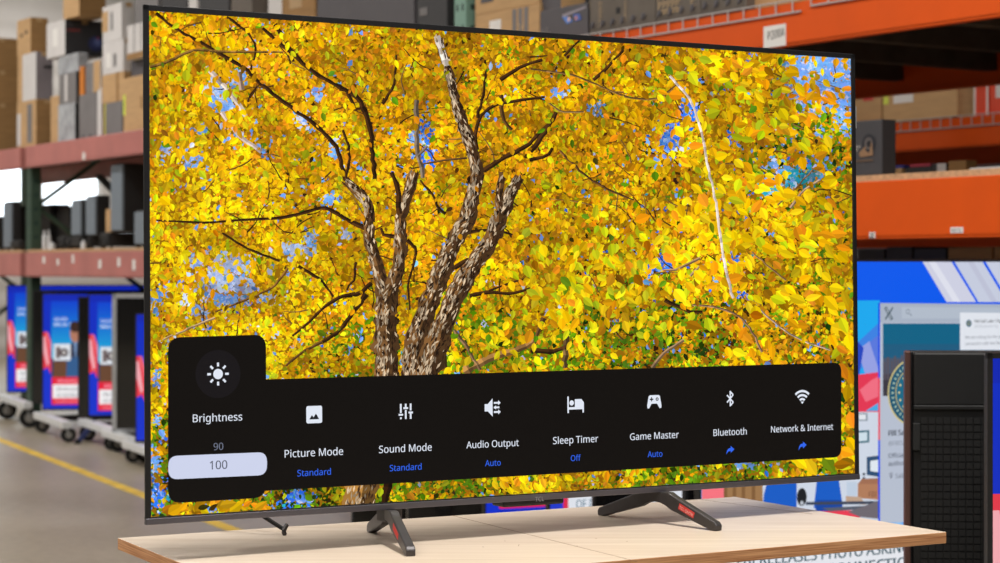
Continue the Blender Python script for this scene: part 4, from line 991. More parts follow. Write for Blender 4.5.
THIN = [  # points, w0, w1, colour
    ([(156, 13), (174, 28), (207, 46), (243, 67), (262, 85), (286, 104), (316, 125), (337, 146), (346, 181)], 3, 4.4, DK),
    ([(150, 67), (171, 61), (192, 49), (222, 52), (283, 52)], 3.4, 2, (150, 110, 50)),
    ([(227, 17), (250, 34), (257, 49), (251, 70)], 2.6, 2, DK),
    ([(262, 28), (280, 43), (313, 73), (331, 82), (349, 92)], 3.6, 4, DK),
    ([(275, 24), (285, 42), (300, 62), (318, 76)], 4.4, 3, DK),
    ([(250, 98), (257, 86)], 2, 1.4, DK), ([(247, 102), (248, 96), (260, 84)], 2, 1, DK),
    ([(340, 88), (358, 95), (370, 125), (375, 181)], 5, 4.4, DK), ([(382, 104), (396, 82), (396, 55)], 3.4, 2, DK),
    ([(348, 92), (356, 110), (362, 108)], 4, 3, DK), ([(343, 130), (350, 150), (346, 180)], 2.6, 3, DK),
    ([(477, 150), (474, 134), (482, 113), (492, 105), (521, 100), (545, 97)], 4, 2.4, DK),
    ([(483, 171), (503, 158), (527, 147), (541, 130), (552, 122)], 5, 3.4, DK), ([(500, 80), (521, 66), (541, 60)], 4, 3, DK),
    ([(423, 164), (445, 160), (467, 158)], 2, 2, MD), ([(485, 60), (485, 88), (478, 118)], 2.2, 3.2, DK), ([(501, 95), (503, 120), (512, 130)], 5, 3, (96, 66, 34)),
    ([(416, 100), (417, 130), (416, 150), (424, 178)], 5, 4, (150, 130, 110)), ([(418, 156), (428, 146)], 3, 3, (150, 130, 110)),
    ([(530, 151), (541, 138), (548, 127), (557, 112)], 6, 4, DK), ([(530, 160), (548, 156), (552, 148)], 3.6, 2.6, DK),
    ([(560, 151), (584, 175), (608, 190), (633, 200)], 2.6, 2, (110, 74, 40)),
    ([(593, 80), (606, 69), (616, 58), (624, 50)], 3.6, 2.4, DK), ([(530, 69), (575, 75), (595, 84), (627, 98), (657, 100), (678, 84)], 1.8, 2.2, (150, 110, 60)),
    ([(564, 56), (576, 44), (580, 40)], 2.6, 2.6, DK), ([(548, 102), (560, 112), (584, 112)], 2, 1.6, (150, 118, 76)),
    ([(150, 220), (206, 223), (240, 220), (283, 218), (307, 212), (325, 206), (349, 221), (366, 229)], 1.8, 4.2, DK),
    ([(222, 233), (247, 249), (280, 261)], 2, 2.6, DK), ([(298, 266), (322, 280), (334, 297)], 3.2, 2.6, DK),
    ([(288, 268), (278, 284), (265, 292), (240, 302), (215, 312)], 2.8, 1.8, (150, 104, 46)), ([(214, 318), (190, 328), (162, 340)], 2.4, 1.8, (214, 180, 130)),
    ([(355, 294), (340, 296), (319, 311), (301, 330), (292, 336)], 4, 2, DK), ([(366, 294), (350, 316), (338, 334), (322, 342)], 6, 3, DK), ([(322, 342), (305, 350), (285, 366)], 3, 2.4, (120, 84, 40)),
    ([(371, 283), (360, 294), (345, 296)], 5, 4, DK), ([(356, 262), (354, 280), (346, 290)], 3, 2, DK),
    ([(340, 216), (352, 222), (366, 228)], 3, 5, DK), ([(403, 241), (396, 236), (384, 236), (380, 228)], 5, 3, DK),
    ([(411, 244), (418, 246), (417, 258), (408, 276), (410, 310)], 3.4, 1.8, DK), ([(408, 240), (414, 248)], 4, 4, DK),
    ([(466, 233), (480, 230), (498, 230), (512, 234), (520, 240)], 3.4, 2, DK), ([(455, 268), (466, 260), (474, 258)], 5, 3, DK),
    ([(470, 296), (489, 291), (511, 295), (530, 288)], 4, 2.4, DK), ([(489, 291), (512, 282), (536, 276)], 2.4, 2, DK),
    ([(420, 180), (432, 194), (440, 210), (446, 214)], 2, 3, DK), ([(345, 182), (352, 192), (364, 202)], 3, 5, MD),
    ([(463, 372), (482, 362), (500, 354), (520, 350), (535, 340)], 8, 5, (176, 128, 72)), ([(454, 330), (466, 346), (480, 370)], 3.4, 3, (150, 116, 80)), ([(444, 352), (446, 374)], 5, 5, (96, 66, 34)),
    ([(684, 340), (664, 352), (652, 368)], 3, 4, (190, 150, 110)), ([(700, 258), (676, 270), (664, 270)], 2.6, 2, (190, 150, 110)), ([(600, 312), (612, 326), (622, 340)], 2.4, 1.6, MD),
    ([(566, 336), (565, 368)], 6, 6, (130, 100, 60)), ([(544, 318), (538, 330), (534, 346)], 5, 4, MD), ([(530, 350), (552, 352), (570, 346)], 5, 4, DK), ([(664, 300), (690, 312), (702, 312)], 4, 3, DK),
    ([(690, 276), (700, 266), (712, 262)], 3, 1.6, (196, 160, 120)), ([(692, 305), (712, 306), (738, 314), (752, 330), (762, 352)], 1.8, 2.4, (170, 128, 96)), ([(760, 310), (778, 326), (800, 340), (830, 350)], 1.8, 1.6, (196, 170, 150)),
    ([(752, 252), (770, 268), (786, 280)], 1.6, 1.6, (170, 130, 90)), ([(790, 208), (802, 191), (820, 180)], 3, 2, (206, 170, 136)), ([(778, 205), (790, 194), (812, 170)], 1.6, 1.4, (150, 110, 70)),
]
THICK = [
    ([(386, 380), (386, 330), (387, 300), (387, 288)], 25, 23, MD, .10), ([(386, 296), (374, 258), (368, 233), (371, 211), (366, 200), (357, 190), (346, 181)], 15, 8, MD, .10),
    ([(389, 296), (400, 263), (401, 237), (400, 215), (409, 192), (414, 172)], 15, 10, MD, .10), ([(399, 214), (398, 190), (392, 172)], 6, 4, DK, 0),
    ([(412, 378), (416, 338), (437, 282), (452, 245), (469, 215), (474, 189), (477, 172), (473, 152), (464, 128), (456, 104), (452, 82), (444, 58), (439, 38)], 24, 7, MD, .11),
    ([(425, 378), (441, 330), (456, 293), (474, 263), (489, 245), (500, 218), (511, 192), (519, 177)], 26, 11, MD, .11),
    ([(498, 222), (499, 196), (502, 172)], 9, 7, MD, .06),
    ([(358, 511), (362, 480)], 30, 32, (176, 126, 62), .06), ([(384, 508), (388, 480)], 8, 8, (50, 28, 12), 0),
]
for k, (L, a0, a1, c) in enumerate(THIN):
    strip(L, a0, a1, c, .00040+k*1e-7, seed=k)
for k, (L, a0, a1, c, bk) in enumerate(THICK):
    strip(L, a0, a1, c, .00042+k*1.2e-5, bark=bk, seed=k+50)
# fine twigs all through the crown
tw = np.random.default_rng(3)
for k in range(150):
    x = 155+tw.random()*690; y = 15+(x-150)*.068+tw.random()*(300-(x-150)*.09); a = tw.choice([.6, 2.5, 1.3, .2])+.5*tw.standard_normal(); ln = 8+tw.random()*16
    L = [(x, y)]
    for j in range(3): a += .3*tw.standard_normal(); L.append((L[-1][0]+math.cos(a)*ln*.6, L[-1][1]+math.sin(a)*ln*.6))
    strip(L, .7, 1.5, [(84, 54, 22), (110, 74, 30), (150, 112, 60), (60, 38, 18)][k % 4], .000398+k*1e-8, seed=k+200)
# pale snag and sunlit upper limb
strip([(206, 66), (222, 84), (236, 100), (246, 116)], 4, 5, (226, 206, 190), .00041, dark=.8); strip([(239, 72), (242, 90)], 5, 5, (170, 140, 120), .000411); strip([(222, 112), (236, 134), (262, 152)], 4, 4, (222, 200, 190), .000412, dark=.8)
strip([(437, 36), (441, 46), (446, 66)], 6, 7, (222, 208, 196), .00041+1.5e-4, dark=.85, bark=.04)
# middle foliage; kept off the lower trunks
TR = np.concatenate([np.array(L, float) for (L, *_r) in THICK])
def trunk_dist(P):
    d = np.full(len(P), 1e9)
    for (L, a0, a1, *_r) in THICK:
        L = np.array(L, float)
        for i in range(len(L)-1):
            A, B = L[i], L[i+1]; ab = B-A; t = (((P-A) @ ab)/(ab @ ab)).clip(0, 1); d = np.minimum(d, np.hypot(*(P-A-t[:, None]*ab).T)-(a0+(a1-a0)*(i+.5)/len(L))/2)
    return d
def branch_dist(P):
    d = np.full(len(P), 1e9)
    for (L, *_r) in THIN:
        L = np.array(L, float)
        for i in range(len(L)-1):
            A, B = L[i], L[i+1]; ab = B-A; t = (((P-A) @ ab)/(ab @ ab)).clip(0, 1); d = np.minimum(d, np.hypot(*(P-A-t[:, None]*ab).T)-4)
    return d
def thin_out(P, keep=.16):
    k = (trunk_dist(P) > 1.5) | (rng.random(len(P)) < np.where(P[:, 1] > 165, keep*.35, keep*1.6)); return P[k]
P = thin_out(scatter(3000)); P = P[(branch_dist(P) > 1) | (rng.random(len(P)) < .35)]; leaves(P, 4+rng.random(len(P))*4.5, bandang(len(P)), pick(P, LEAFY[None]), .00060, .00074, ratio=.62)
# larger near leaves, denser in some parts of the crown
def cluster(n, cx, cy, rx, ry, smin, smax, weights, ang0=1.4, angs=.7, ratio=.56, z=(.00076, .0009)):
    q = rng.standard_normal((n, 2)); P = np.c_[cx+q[:, 0]*rx*.6, cy+q[:, 1]*ry*.6]
    y0 = 12+(P[:, 0]-149.5)*.0683; y1 = 514-(P[:, 0]-149.5)*.0632
    P = P[(P[:, 0] > 151) & (P[:, 0] < 852) & (P[:, 1] > y0) & (P[:, 1] < y1)]; P = thin_out(P, .05); P = P[(branch_dist(P) > 2) | (rng.random(len(P)) < .4)]; n = len(P)
    w = np.array(weights, float); idx = rng.choice(len(w), n, p=w/w.sum())
    leaves(P, (smin+rng.random(n)*(smax-smin))*.88, ang0+angs*rng.standard_normal(n), idx, z[0], z[1], jit=.06, split=.07, ratio=ratio, lo=.74)
Wy = [5, 5, 4, 2.4, .8, 0, 2.4, .8]; Wg = [2, 5, 6, 2.4, 1, 0, 1.6, .8]; Wb = [9, 5, 1.6, 2, .3, 0, 2.4, .2]; Wl = [7, 3, 1, 1.4, .2, 0, 7, .8]
P = thin_out(scatter(900)); P = P[(branch_dist(P) > 1) | (rng.random(len(P)) < .3)]; leaves(P, 7+rng.random(len(P))*4, bandang(len(P)), pick(P, LEAFY[None]*np.array([1, 1, 1, 1, .5, .1, 1.2, .8, .1, 0, 0, 0, 0])[None]), .00074, .00078, ratio=.62)
cluster(110, 190, 60, 75, 75, 9, 15, Wg); cluster(90, 185, 120, 60, 60, 8, 13, Wy); cluster(80, 300, 60, 70, 50, 8, 12, Wg)
cluster(90, 200, 220, 90, 90, 7, 12, Wb); cluster(80, 165, 260, 40, 110, 8, 14, Wb); cluster(60, 400, 80, 60, 50, 8, 11, Wg); cluster(70, 600, 75, 110, 45, 8, 13, Wg); cluster(70, 560, 130, 60, 50, 7, 11, Wg)
cluster(80, 660, 130, 90, 80, 8, 13, Wg); cluster(85, 750, 100, 75, 55, 11, 18, Wy, .6, .7); cluster(60, 720, 60, 60, 24, 10, 17, Wy, .4, .6); cluster(60, 805, 115, 40, 50, 9, 17, Wg, .2, .6)
cluster(190, 615, 275, 95, 45, 9, 16, Wl); cluster(40, 590, 300, 80, 40, 10, 17, Wl, 1.2); cluster(60, 660, 250, 70, 40, 9, 15, Wy); cluster(40, 560, 330, 50, 40, 9, 14, Wl)
cluster(130, 745, 225, 80, 60, 11, 19, Wb, .8, .7); cluster(66, 815, 235, 60, 40, 12, 20, Wb, .5, .5); cluster(50, 790, 300, 75, 40, 12, 21, [6, 6, 3, 3, 1, 0, 1.4, .4], .6, .6); cluster(20, 760, 345, 70, 25, 10, 17, Wg, .7, .6); cluster(18, 838, 330, 18, 50, 14, 24, Wb, .7, .5)
cluster(14, 847, 410, 10, 60, 12, 22, [4, 6, 4, 3, 1, .5, 1, 1], .9, .5); cluster(22, 825, 462, 30, 14, 14, 24, Wy, .5, .4); cluster(46, 530, 482, 34, 9, 8, 14, Wb, 1.4, .5); cluster(24, 210, 506, 40, 8, 12, 20, [1, 3, 5, 3, 2, 1, .6, .6], -.5, .3); cluster(16, 640, 474, 20, 8, 7, 12, [3, 3, 2, 1, 0, 0, 5, 5])
cluster(40, 500, 335, 40, 30, 7, 12, Wl); cluster(40, 535, 250, 40, 60, 7, 11, Wy); cluster(36, 170, 345, 30, 12, 7, 12, Wb)
# the pale hanging twig
strip([(668, 76), (681, 87), (693, 105), (700, 128), (708, 168), (716, 205), (722, 252), (732, 298)], 2.2, 2.6, (240, 222, 214), .00094, dark=.86)
paint.z = .00097
pic = paint.build('screen', screen_mat('screen_pixels', 1.0, .13, .2), tvo)

# ------------------------------------------------------------------ settings menu on the screen
def shift(o, y): o.location.y = -y; return o
mp_ = Flat(); mp_.dz = 1e-5
INK = (20, 17, 15); LIT = (226, 232, 244); BLU = (52, 104, 240); GRY = (112, 118, 136)
def quadr(L, r, n=6):
    """rounded quadrilateral in local metres (corners tl, tr, br, bl)"""
    L = [np.array(PL.pt(*p)) for p in L]; out = []
    for i in range(4):
        p, a, b = L[i], L[i-1], L[(i+1) % 4]
        rr = r[i]
        u = (a-p)/np.linalg.norm(a-p)*rr; v = (b-p)/np.linalg.norm(b-p)*rr
        if rr < 1e-5: out.append(tuple(p)); continue
        for k in range(n+1):
            t = k/n; out.append(tuple((1-t)**2*(p+u)+2*t*(1-t)*p+t*t*(p+v)))
    return out
mp_.poly(quadr([(262, 379.5), (841, 362.5), (841, 457), (262, 491)], (0, .018, .018, 0)), INK)
mp_.poly(quadr([(167.8, 337.5), (265.8, 334.5), (265.8, 497.5), (167.8, 503.5)], (.022, .022, .022, .022)), INK)
menu = shift(mp_.build('settings_menu', screen_mat('menu_pixels', 1.0, .13, .2), tvo), .0011)
def item(name, draw, off=.0002):
    f = Flat(); f.dz = 6e-6; draw(f); o = f.build(name, M_menu, menu); o.location.y = -off; return o
M_menu = screen_mat('menu_symbol_pixels', 1.0, .13, .35)
def caption(name, tx, x0, x1, yc, col, bold=.003):
    yc -= 1.4
    a, b = PL.pt(x0, yc), PL.pt(x1, yc); c = PL.pt((x0+x1)/2, yc)
    def d(f): W, P = text_fit(tx, a[0], b[0], c[1], bold, None); f.text(W, P, col)
    return item(name, d)
item('selected_value_bar', lambda f: f.poly(quadr([(168, 456), (266.7, 452), (266.7, 475), (168, 479.5)], (.016,)*4), (206, 212, 236)), .0001)
for nm, tx, x0, x1, yc, c in (('menu_caption', 'Brightness', 192.5, 242, 418, LIT), ('menu_value', '90', 213.3, 223, 447, GRY), ('menu_value', '100', 209.5, 227, 465.3, (66, 70, 84)),
    ('menu_caption', 'Picture Mode', 284.3, 342.8, 453, LIT), ('menu_value', 'Standard', 297, 330.6, 473, BLU), ('menu_caption', 'Sound Mode', 378.6, 431.4, 448.8, LIT), ('menu_value', 'Standard', 389.4, 421.2, 468, BLU),
    ('menu_caption', 'Audio Output', 466, 518.4, 444.4, LIT), ('menu_value', 'Auto', 484.7, 500.3, 463.6, BLU), ('menu_caption', 'Sleep Timer', 552.6, 597.8, 440.2, LIT), ('menu_value', 'Off', 570.4, 580.4, 458.7, BLU),
    ('menu_caption', 'Game Master', 629.6, 678.4, 436.3, LIT), ('menu_value', 'Auto', 647.2, 662, 454.7, BLU), ('menu_caption', 'Bluetooth', 713, 746.3, 432.6, LIT), ('menu_caption', 'Network & Internet', 770.6, 832.8, 428.7, LIT)):
    caption(nm, tx, x0, x1, yc, c)
def icon(x0, x1, yc, draw):
    """draws in a box of -1..1 scaled to the icon's width"""
    a, b = PL.pt(x0, yc), PL.pt(x1, yc); c = PL.pt((x0+x1)/2, yc); r = (b[0]-a[0])/2
    class T:
        def poly(s, pts, col=LIT): s.f.poly([(c[0]+x*r, c[1]+y*r) for x, y in pts], col)
        def rect(s, x0, y0, x1, y1, col=LIT): s.poly([(x0, y0), (x1, y0), (x1, y1), (x0, y1)], col)
        def circ(s, x, y, q, col=LIT, n=24): s.poly([(x+q*math.cos(k*2*math.pi/n), y+q*math.sin(k*2*math.pi/n)) for k in range(n)], col)
        def line(s, x0, y0, x1, y1, w=.16, col=LIT):
            dx, dy = x1-x0, y1-y0; l = math.hypot(dx, dy); nx, ny = -dy/l*w/2, dx/l*w/2
            s.poly([(x0-nx, y0-ny), (x1-nx, y1-ny), (x1+nx, y1+ny), (x0+nx, y0+ny)], col)
        def arc(s, x, y, q, a0, a1, w, col=LIT, n=16):
            A = [math.radians(a0+(a1-a0)*k/n) for k in range(n+1)]
            s.poly([(x+(q+w/2)*math.cos(t), y+(q+w/2)*math.sin(t)) for t in A]+[(x+(q-w/2)*math.cos(t), y+(q-w/2)*math.sin(t)) for t in A[::-1]], col)
    t = T()
    def d(f): t.f = f; draw(t)
    return item('menu_icon', d, .00022)
def sun(t):
    t.circ(0, 0, 2.1, (26, 23, 25), 40); t.circ(0, 0, .45)
    for k in range(8): a = k*math.pi/4; t.line(.66*math.cos(a), .66*math.sin(a), 1.0*math.cos(a), 1.0*math.sin(a), .2)
icon(207, 228.5, 374, sun)
def pict(t):
    t.poly(rrect_pts(-1, -1, 1, 1, .22)); t.poly([(-.62, -.55), (-.3, -.05), (-.08, -.32), (.22, .12), (.62, -.55)], (30, 30, 34))
icon(306, 321.8, 414.5, pict)
def sliders(t):
    for x, y0, y1 in ((-.72, -.2, 1), (-.72, -1, -.75), (0, .5, 1), (0, -1, .2), (.72, .1, 1), (.72, -1, -.2)): t.rect(x-.13, y0, x+.13, y1)
    t.rect(-1.05, -.55, -.4, -.3); t.rect(-.35, .3, .35, .55); t.rect(.4, -.3, 1.05, -.05)
icon(398.6, 412.2, 411.3, sliders)
def audio(t):
    t.poly([(-1, -.4), (-.6, -.4), (0, -1), (0, 1), (-.6, .4), (-1, .4)])
    for y, sg in ((.5, 1), (0, -1), (-.5, 1)): t.rect(.15, y-.1, .85, y+.1); t.poly([(.7, y+.28), (1.02, y), (.7, y-.28)] if sg > 0 else [(.42, y+.24), (.12, y), (.42, y-.24)])
icon(484.3, 500.2, 407.5, audio)
def bed(t):
    t.rect(-1, -.85, -.82, .85); t.rect(-1, -.5, 1, -.25); t.rect(.82, -.85, 1, 0); t.circ(-.48, .18, .27); t.poly([(-.1, -.3), (1, -.3), (1, .2), (.7, .55), (-.1, .55)])
icon(567, 583.5, 404.5, bed)
def pad(t):
    t.poly([(-.6, .75), (.6, .75), (.8, .62), (1, -.45), (.98, -.75), (.75, -.8), (.38, -.25), (-.38, -.25), (-.75, -.8), (-.98, -.75), (-1, -.45), (-.8, .62)])
    D = (24, 22, 24); t.rect(-.62, .2, -.14, .34, D); t.rect(-.45, .03, -.31, .51, D); t.circ(.4, .27, .2, D); t.circ(.4, .27, .09)
icon(646.8, 661, 401.5, pad)
def blue(t):
    t.line(0, -1.55, 0, 1.55, .3); t.line(0, 1.45, .75, .75, .3); t.line(.75, .75, -.8, -.75, .3); t.line(0, -1.45, .75, -.75, .3); t.line(.75, -.75, -.8, .75, .3)
icon(725.8, 733.8, 398.6, blue)
def wifi(t):
    for q, wd in ((1.45, .26), (.98, .26), (.52, .26)): t.arc(0, -.85, q, 47, 133, wd)
    t.poly([(0, -.9), (-.25, -.62), (.25, -.62)])
icon(795, 808.6, 396.2, wifi)
def arrow(t): t.poly([(.1, .8), (1, .12), (.1, -.56), (.1, -.16), (-.5, -.26), (-1, -.85), (-.82, -.1), (-.45, .3), (.1, .4)], BLU)
icon(725.8, 734, 450, arrow); icon(798, 806.2, 445.6, arrow)
# ------------------------------------------------------------------ big news display at the right
NY = math.radians(29.3); NW, NH = 1.99, 1.12
ND = 5.7
np0 = at(699, 258.6, ND)
N = tv_set('very large television showing a blue news page with letter X, behind table at right', Vector((np0.x, np0.y, np0.z-NH)), NY, NW, NH, bez=.008, screen=None)
NP = Plane((np0.x, np0.y, np0.z-NH), NY)
fl = Flat(); fl.dz = 3e-5
pp = lambda L, c: fl.poly(NP.pts(L), c)
def ntext(tx, x0, x1, yc, col, bold=0., hpx=None):
    a, b = NP.pt(x0, yc), NP.pt(x1, yc)
    if hpx: h = abs(NP.pt(x0, yc-hpx/2)[1]-NP.pt(x0, yc+hpx/2)[1]); W, P = text_fit(tx, a[0], b[0], a[1], bold, h, True)
    else: W, P = text_fit(tx, a[0], b[0], a[1], bold)
    fl.text(W, P, col)
e0, e1 = .008, NW-.008
fl.rect(e0, .012, e1, NH-.008, (14, 90, 236))
fl.poly([(e0, NP.pt(720, 302)[1]), (NP.pt(880, 302)[0], NP.pt(720, 302)[1]), (NP.pt(880, 302)[0], .012), (e0, .012)], (30, 168, 238))
pp([(923, 261.8), (952, 261.8), (976.5, 302), (947, 302)], (206, 208, 226)); pp([(955, 261.8), (983, 261.8), (1007, 302), (979, 302)], (198, 204, 222)); pp([(986, 261.8), (1030, 261.8), (1060, 302), (1010, 302)], (200, 206, 224))
pp([(929, 261.8), (936, 261.8), (961, 302), (954, 302)], (222, 224, 236)); pp([(968, 261.8), (974, 261.8), (998, 302), (992, 302)], (190, 194, 214))
# glassy cubes beside the page
pp([(855, 345), (866, 335), (880, 322), (880, 352), (858, 372)], (62, 130, 226)); pp([(858, 350), (870, 341), (880, 372), (868, 382)], (150, 160, 226)); pp([(855, 338), (864, 348), (858, 385), (850, 380)], (40, 70, 190)); pp([(870, 342), (880, 334), (880, 372)], (90, 120, 220))
pp([(700, 395), (880, 372), (880, 420), (700, 420)], (226, 56, 84)); pp([(860, 390), (872, 380), (880, 376), (880, 396), (866, 402)], (240, 110, 130)); pp([(866, 411), (880, 402), (880, 411)], (70, 170, 226))
# photograph of a room
pp([(716, 412), (880, 412), (880, 540), (716, 540)], (206, 214, 228)); pp([(716, 412), (763, 412), (763, 540), (716, 540)], (156, 118, 78))
for x in (724, 733, 742, 752): pp([(x, 412), (x+3.5, 412), (x+3.5, 540), (x, 540)], (128, 92, 58))
pp([(770, 472), (797, 472), (797, 508), (762, 520), (764, 495)], (24, 92, 196)); pp([(818, 472), (838, 472), (843, 505), (842, 515), (814, 508)], (24, 92, 196)); pp([(817, 500), (842, 500), (842, 517), (815, 516)], (20, 70, 160))
pp([(857, 413), (868, 413), (868, 421), (857, 421)], (150, 160, 172)); pp([(859, 414.5), (866, 414.5), (866, 419.5), (859, 419.5)], (226, 230, 236))
pp([(856, 431), (869.5, 430), (869.5, 442.5), (856, 443.5)], (70, 110, 126)); pp([(858, 433), (867.5, 432), (867.5, 440.5), (858, 441.5)], (206, 222, 232))
pp([(867, 457), (880, 455.5), (880, 477), (867, 475)], (48, 78, 112)); pp([(870.5, 461), (880, 459.5), (880, 472.5), (870.5, 471)], (222, 230, 238)); pp([(863, 473), (865.3, 473), (865.3, 475.5), (863, 475.5)], (60, 66, 80)); pp([(863, 477), (865.3, 477), (865.3, 479.5), (863, 479.5)], (60, 66, 80))
pp([(847, 482), (857, 482), (857, 496), (847, 496)], (190, 204, 222)); pp([(858, 484), (880, 483), (880, 500), (858, 498)], (176, 124, 92)); pp([(858, 484), (862, 479), (880, 478), (880, 484)], (160, 110, 84)); ntext('FBI', 869, 877, 494, (110, 70, 54))
pp([(846, 496), (861, 497), (866, 505), (846, 503)], (190, 160, 138)); ntext('', 0, 1, 500, (0, 0, 0)) if False else None
pp([(700, 516), (860, 510), (860, 545), (700, 545)], (232, 62, 84)); pp([(702, 470), (724, 470), (724, 512), (702, 512)], (246, 116, 128))
pp([(806, 502), (880, 501), (880, 504), (806, 505)], (62, 70, 88)); pp([(822, 508), (880, 505), (880, 508), (830, 511.5)], (86, 92, 106)); pp([(848, 512), (880, 500), (880, 519), (860, 517)], (110, 104, 112))
bc = NP.pt(802, 497); fl.circ(bc[0], bc[1], .018, (30, 32, 38), r2=.026); bc = NP.pt(802, 503); fl.circ(bc[0], bc[1], .006, (190, 196, 206))
# web page panel
pp([(880, 303), (1075, 305), (1075, 516), (880, 523.5)], (182, 190, 206)); pp([(880, 303), (1075, 305), (1075, 322.5), (880, 322.5)], (168, 178, 194)); pp([(902, 307), (1060, 308), (1060, 318.5), (902, 318.5)], (178, 188, 202))
pp([(878.3, 303), (880.2, 303), (880.2, 523), (878.3, 523)], (20, 70, 226)); pp([(878.3, 378), (880.2, 378), (880.2, 440), (878.3, 440)], (230, 70, 90))
def nline(p, q, w, c):
    a = np.array(NP.pt(*p)); b = np.array(NP.pt(*q)); d = (b-a)/np.linalg.norm(b-a); n = np.array([-d[1], d[0]])*w/2; fl.poly([tuple(a-n), tuple(b-n), tuple(b+n), tuple(a+n)], c)
nline((885.5, 307.5), (892, 319.5), .0100, (44, 70, 80)); nline((886.2, 308.4), (891.5, 318.8), .0032, (190, 198, 210)); nline((893, 307.5), (885.3, 319.5), .0042, (44, 70, 80))
c = NP.pt(908, 311.5); fl.circ(c[0], c[1], .0075, (120, 130, 146)); fl.circ(c[0], c[1], .0052, (178, 188, 202)); nline((909.8, 313.6), (912, 316), .0026, (120, 130, 146))
pp([(883, 323.5), (1075, 323.5), (1075, 396), (883, 396)], (34, 92, 126)); pp([(883, 323.5), (1075, 323.5), (1075, 344), (883, 344)], (20, 98, 132)); pp([(883, 358), (1075, 358), (1075, 396), (883, 396)], (74, 86, 106)); pp([(883, 374), (1075, 374), (1075, 396), (883, 396)], (60, 56, 66))
for i, x in enumerate((884, 887, 891, 894, 897, 901, 904, 930, 950)): pp([(x, 362-(i*5 % 9)), (x+2, 362-(i*5 % 9)), (x+2, 380), (x, 380)], (88, 82, 92))
pp([(960, 312.5), (1075, 313.5), (1075, 350), (960, 350)], (224, 228, 236)); c = NP.pt(968.8, 323.3); fl.circ(c[0], c[1], .011, (28, 92, 122)); fl.circ(c[0], c[1], .006, (190, 180, 130)); fl.circ(c[0], c[1], .004, (28, 92, 122))
ntext('FBI Salt Lake City', 974.5, 1000.8, 320.8, (60, 64, 74), .012); ntext('@FBISaltLakeCity', 974.5, 998, 326, (170, 174, 184)); ntext('We are asking for the public', 965, 1007, 337, (110, 114, 126)); ntext('connection with the fatal', 965, 1002, 343.4, (110, 114, 126))
# round seal
c = NP.pt(914, 392); R_ = abs(NP.pt(887.6, 392)[0]-c[0])
fl.circ(c[0], c[1], R_, (206, 192, 130), 48); fl.circ(c[0], c[1], R_*.95, (26, 84, 112), 48)
for k in range(36):
    a = k*math.pi/18
    fl.poly([(c[0]+R_*q*math.cos(a+dq), c[1]+R_*q*math.sin(a+dq)) for q, dq in ((.78, -.03), (.78, .035), (.86, .03), (.86, -.03))], (170, 196, 176))
fl.circ(c[0], c[1], R_*.72, (196, 182, 120), 40); fl.circ(c[0], c[1], R_*.69, (30, 104, 132), 40)
for k in range(16): a = k*math.pi/8; fl.circ(c[0]+R_*.58*math.cos(a), c[1]+R_*.58*math.sin(a), R_*.035, (226, 214, 150), 8)
fl.poly([(c[0]-R_*.26, c[1]+R_*.34), (c[0]+R_*.26, c[1]+R_*.34), (c[0]+R_*.26, c[1]-R_*.1), (c[0], c[1]-R_*.4), (c[0]-R_*.26, c[1]-R_*.1)], (214, 206, 190)); fl.poly([(c[0]-R_*.2, c[1]+R_*.1), (c[0]+R_*.2, c[1]+R_*.1), (c[0]+R_*.2, c[1]-R_*.06), (c[0], c[1]-R_*.33), (c[0]-R_*.2, c[1]-R_*.06)], (180, 64, 60))
ntext('FBI Salt Lake City', 888, 960, 432.5, (30, 34, 44), .03, 6.4); ntext('@FBISaltLakeCity', 888, 960, 443, (134, 140, 154), .01, 5.4); ntext('Official FBI Salt Lake City', 888, 960, 455.2, (76, 82, 96), .012, 5.6); ntext('authorized account', 888, 960, 463.2, (76, 82, 96), .012, 5.6); ntext('Salt Lake City, UT', 895, 960, 475.4, (112, 118, 132), .01, 5.6)
c = NP.pt(890.6, 475); fl.circ(c[0], c[1]+.002, .0066, (110, 116, 130)); fl.circ(c[0], c[1]+.002, .0045, (182, 190, 206)); fl.circ(c[0], c[1]+.002, .002, (110, 116, 130)); fl.poly([(c[0]-.005, c[1]-.002), (c[0]+.005, c[1]-.002), (c[0], c[1]-.012)], (110, 116, 130))
pp([(880, 523), (1075, 515), (1075, 540), (880, 542)], (40, 150, 236)); pp([(884, 524), (900, 522), (912, 530), (890, 538)], (140, 190, 240))
# headline strip
fl.poly([(e0, NP.pt(736, 553)[1]), (e1, NP.pt(736, 553)[1]), (e1, .14), (e0, .14)], (228, 230, 236)); fl.poly([(e0, NP.pt(736, 553)[1]), (NP.pt(722, 560)[0], NP.pt(736, 553)[1]), (NP.pt(722, 560)[0], .14), (e0, .14)], (60, 60, 160))
ntext('FBI RELEASES PHOTO ASKING', 736.5, 909, 560.0, (52, 84, 96), .018); y2 = NP.pt(736, 556.5)[1]
W, P = text_fit('FOR HELP IN CONNECTION', NP.pt(736.5, 556)[0], NP.pt(916, 560)[0], NP.pt(850, 567)[1], .018); fl.text(W, P, (52, 84, 96))
o = fl.build('screen', M_scr, N); o.location.y = .002
c0 = Vector((np0.x, np0.y, 0))+Vector((math.cos(NY), math.sin(NY), 0))*NW*.5
cart('black and silver cart carrying the very large news television', c0+Vector((-math.sin(NY), math.cos(NY), 0))*.05, NY, 1.5, max(.06, np0.z-NH-.01), np0.z-.4)

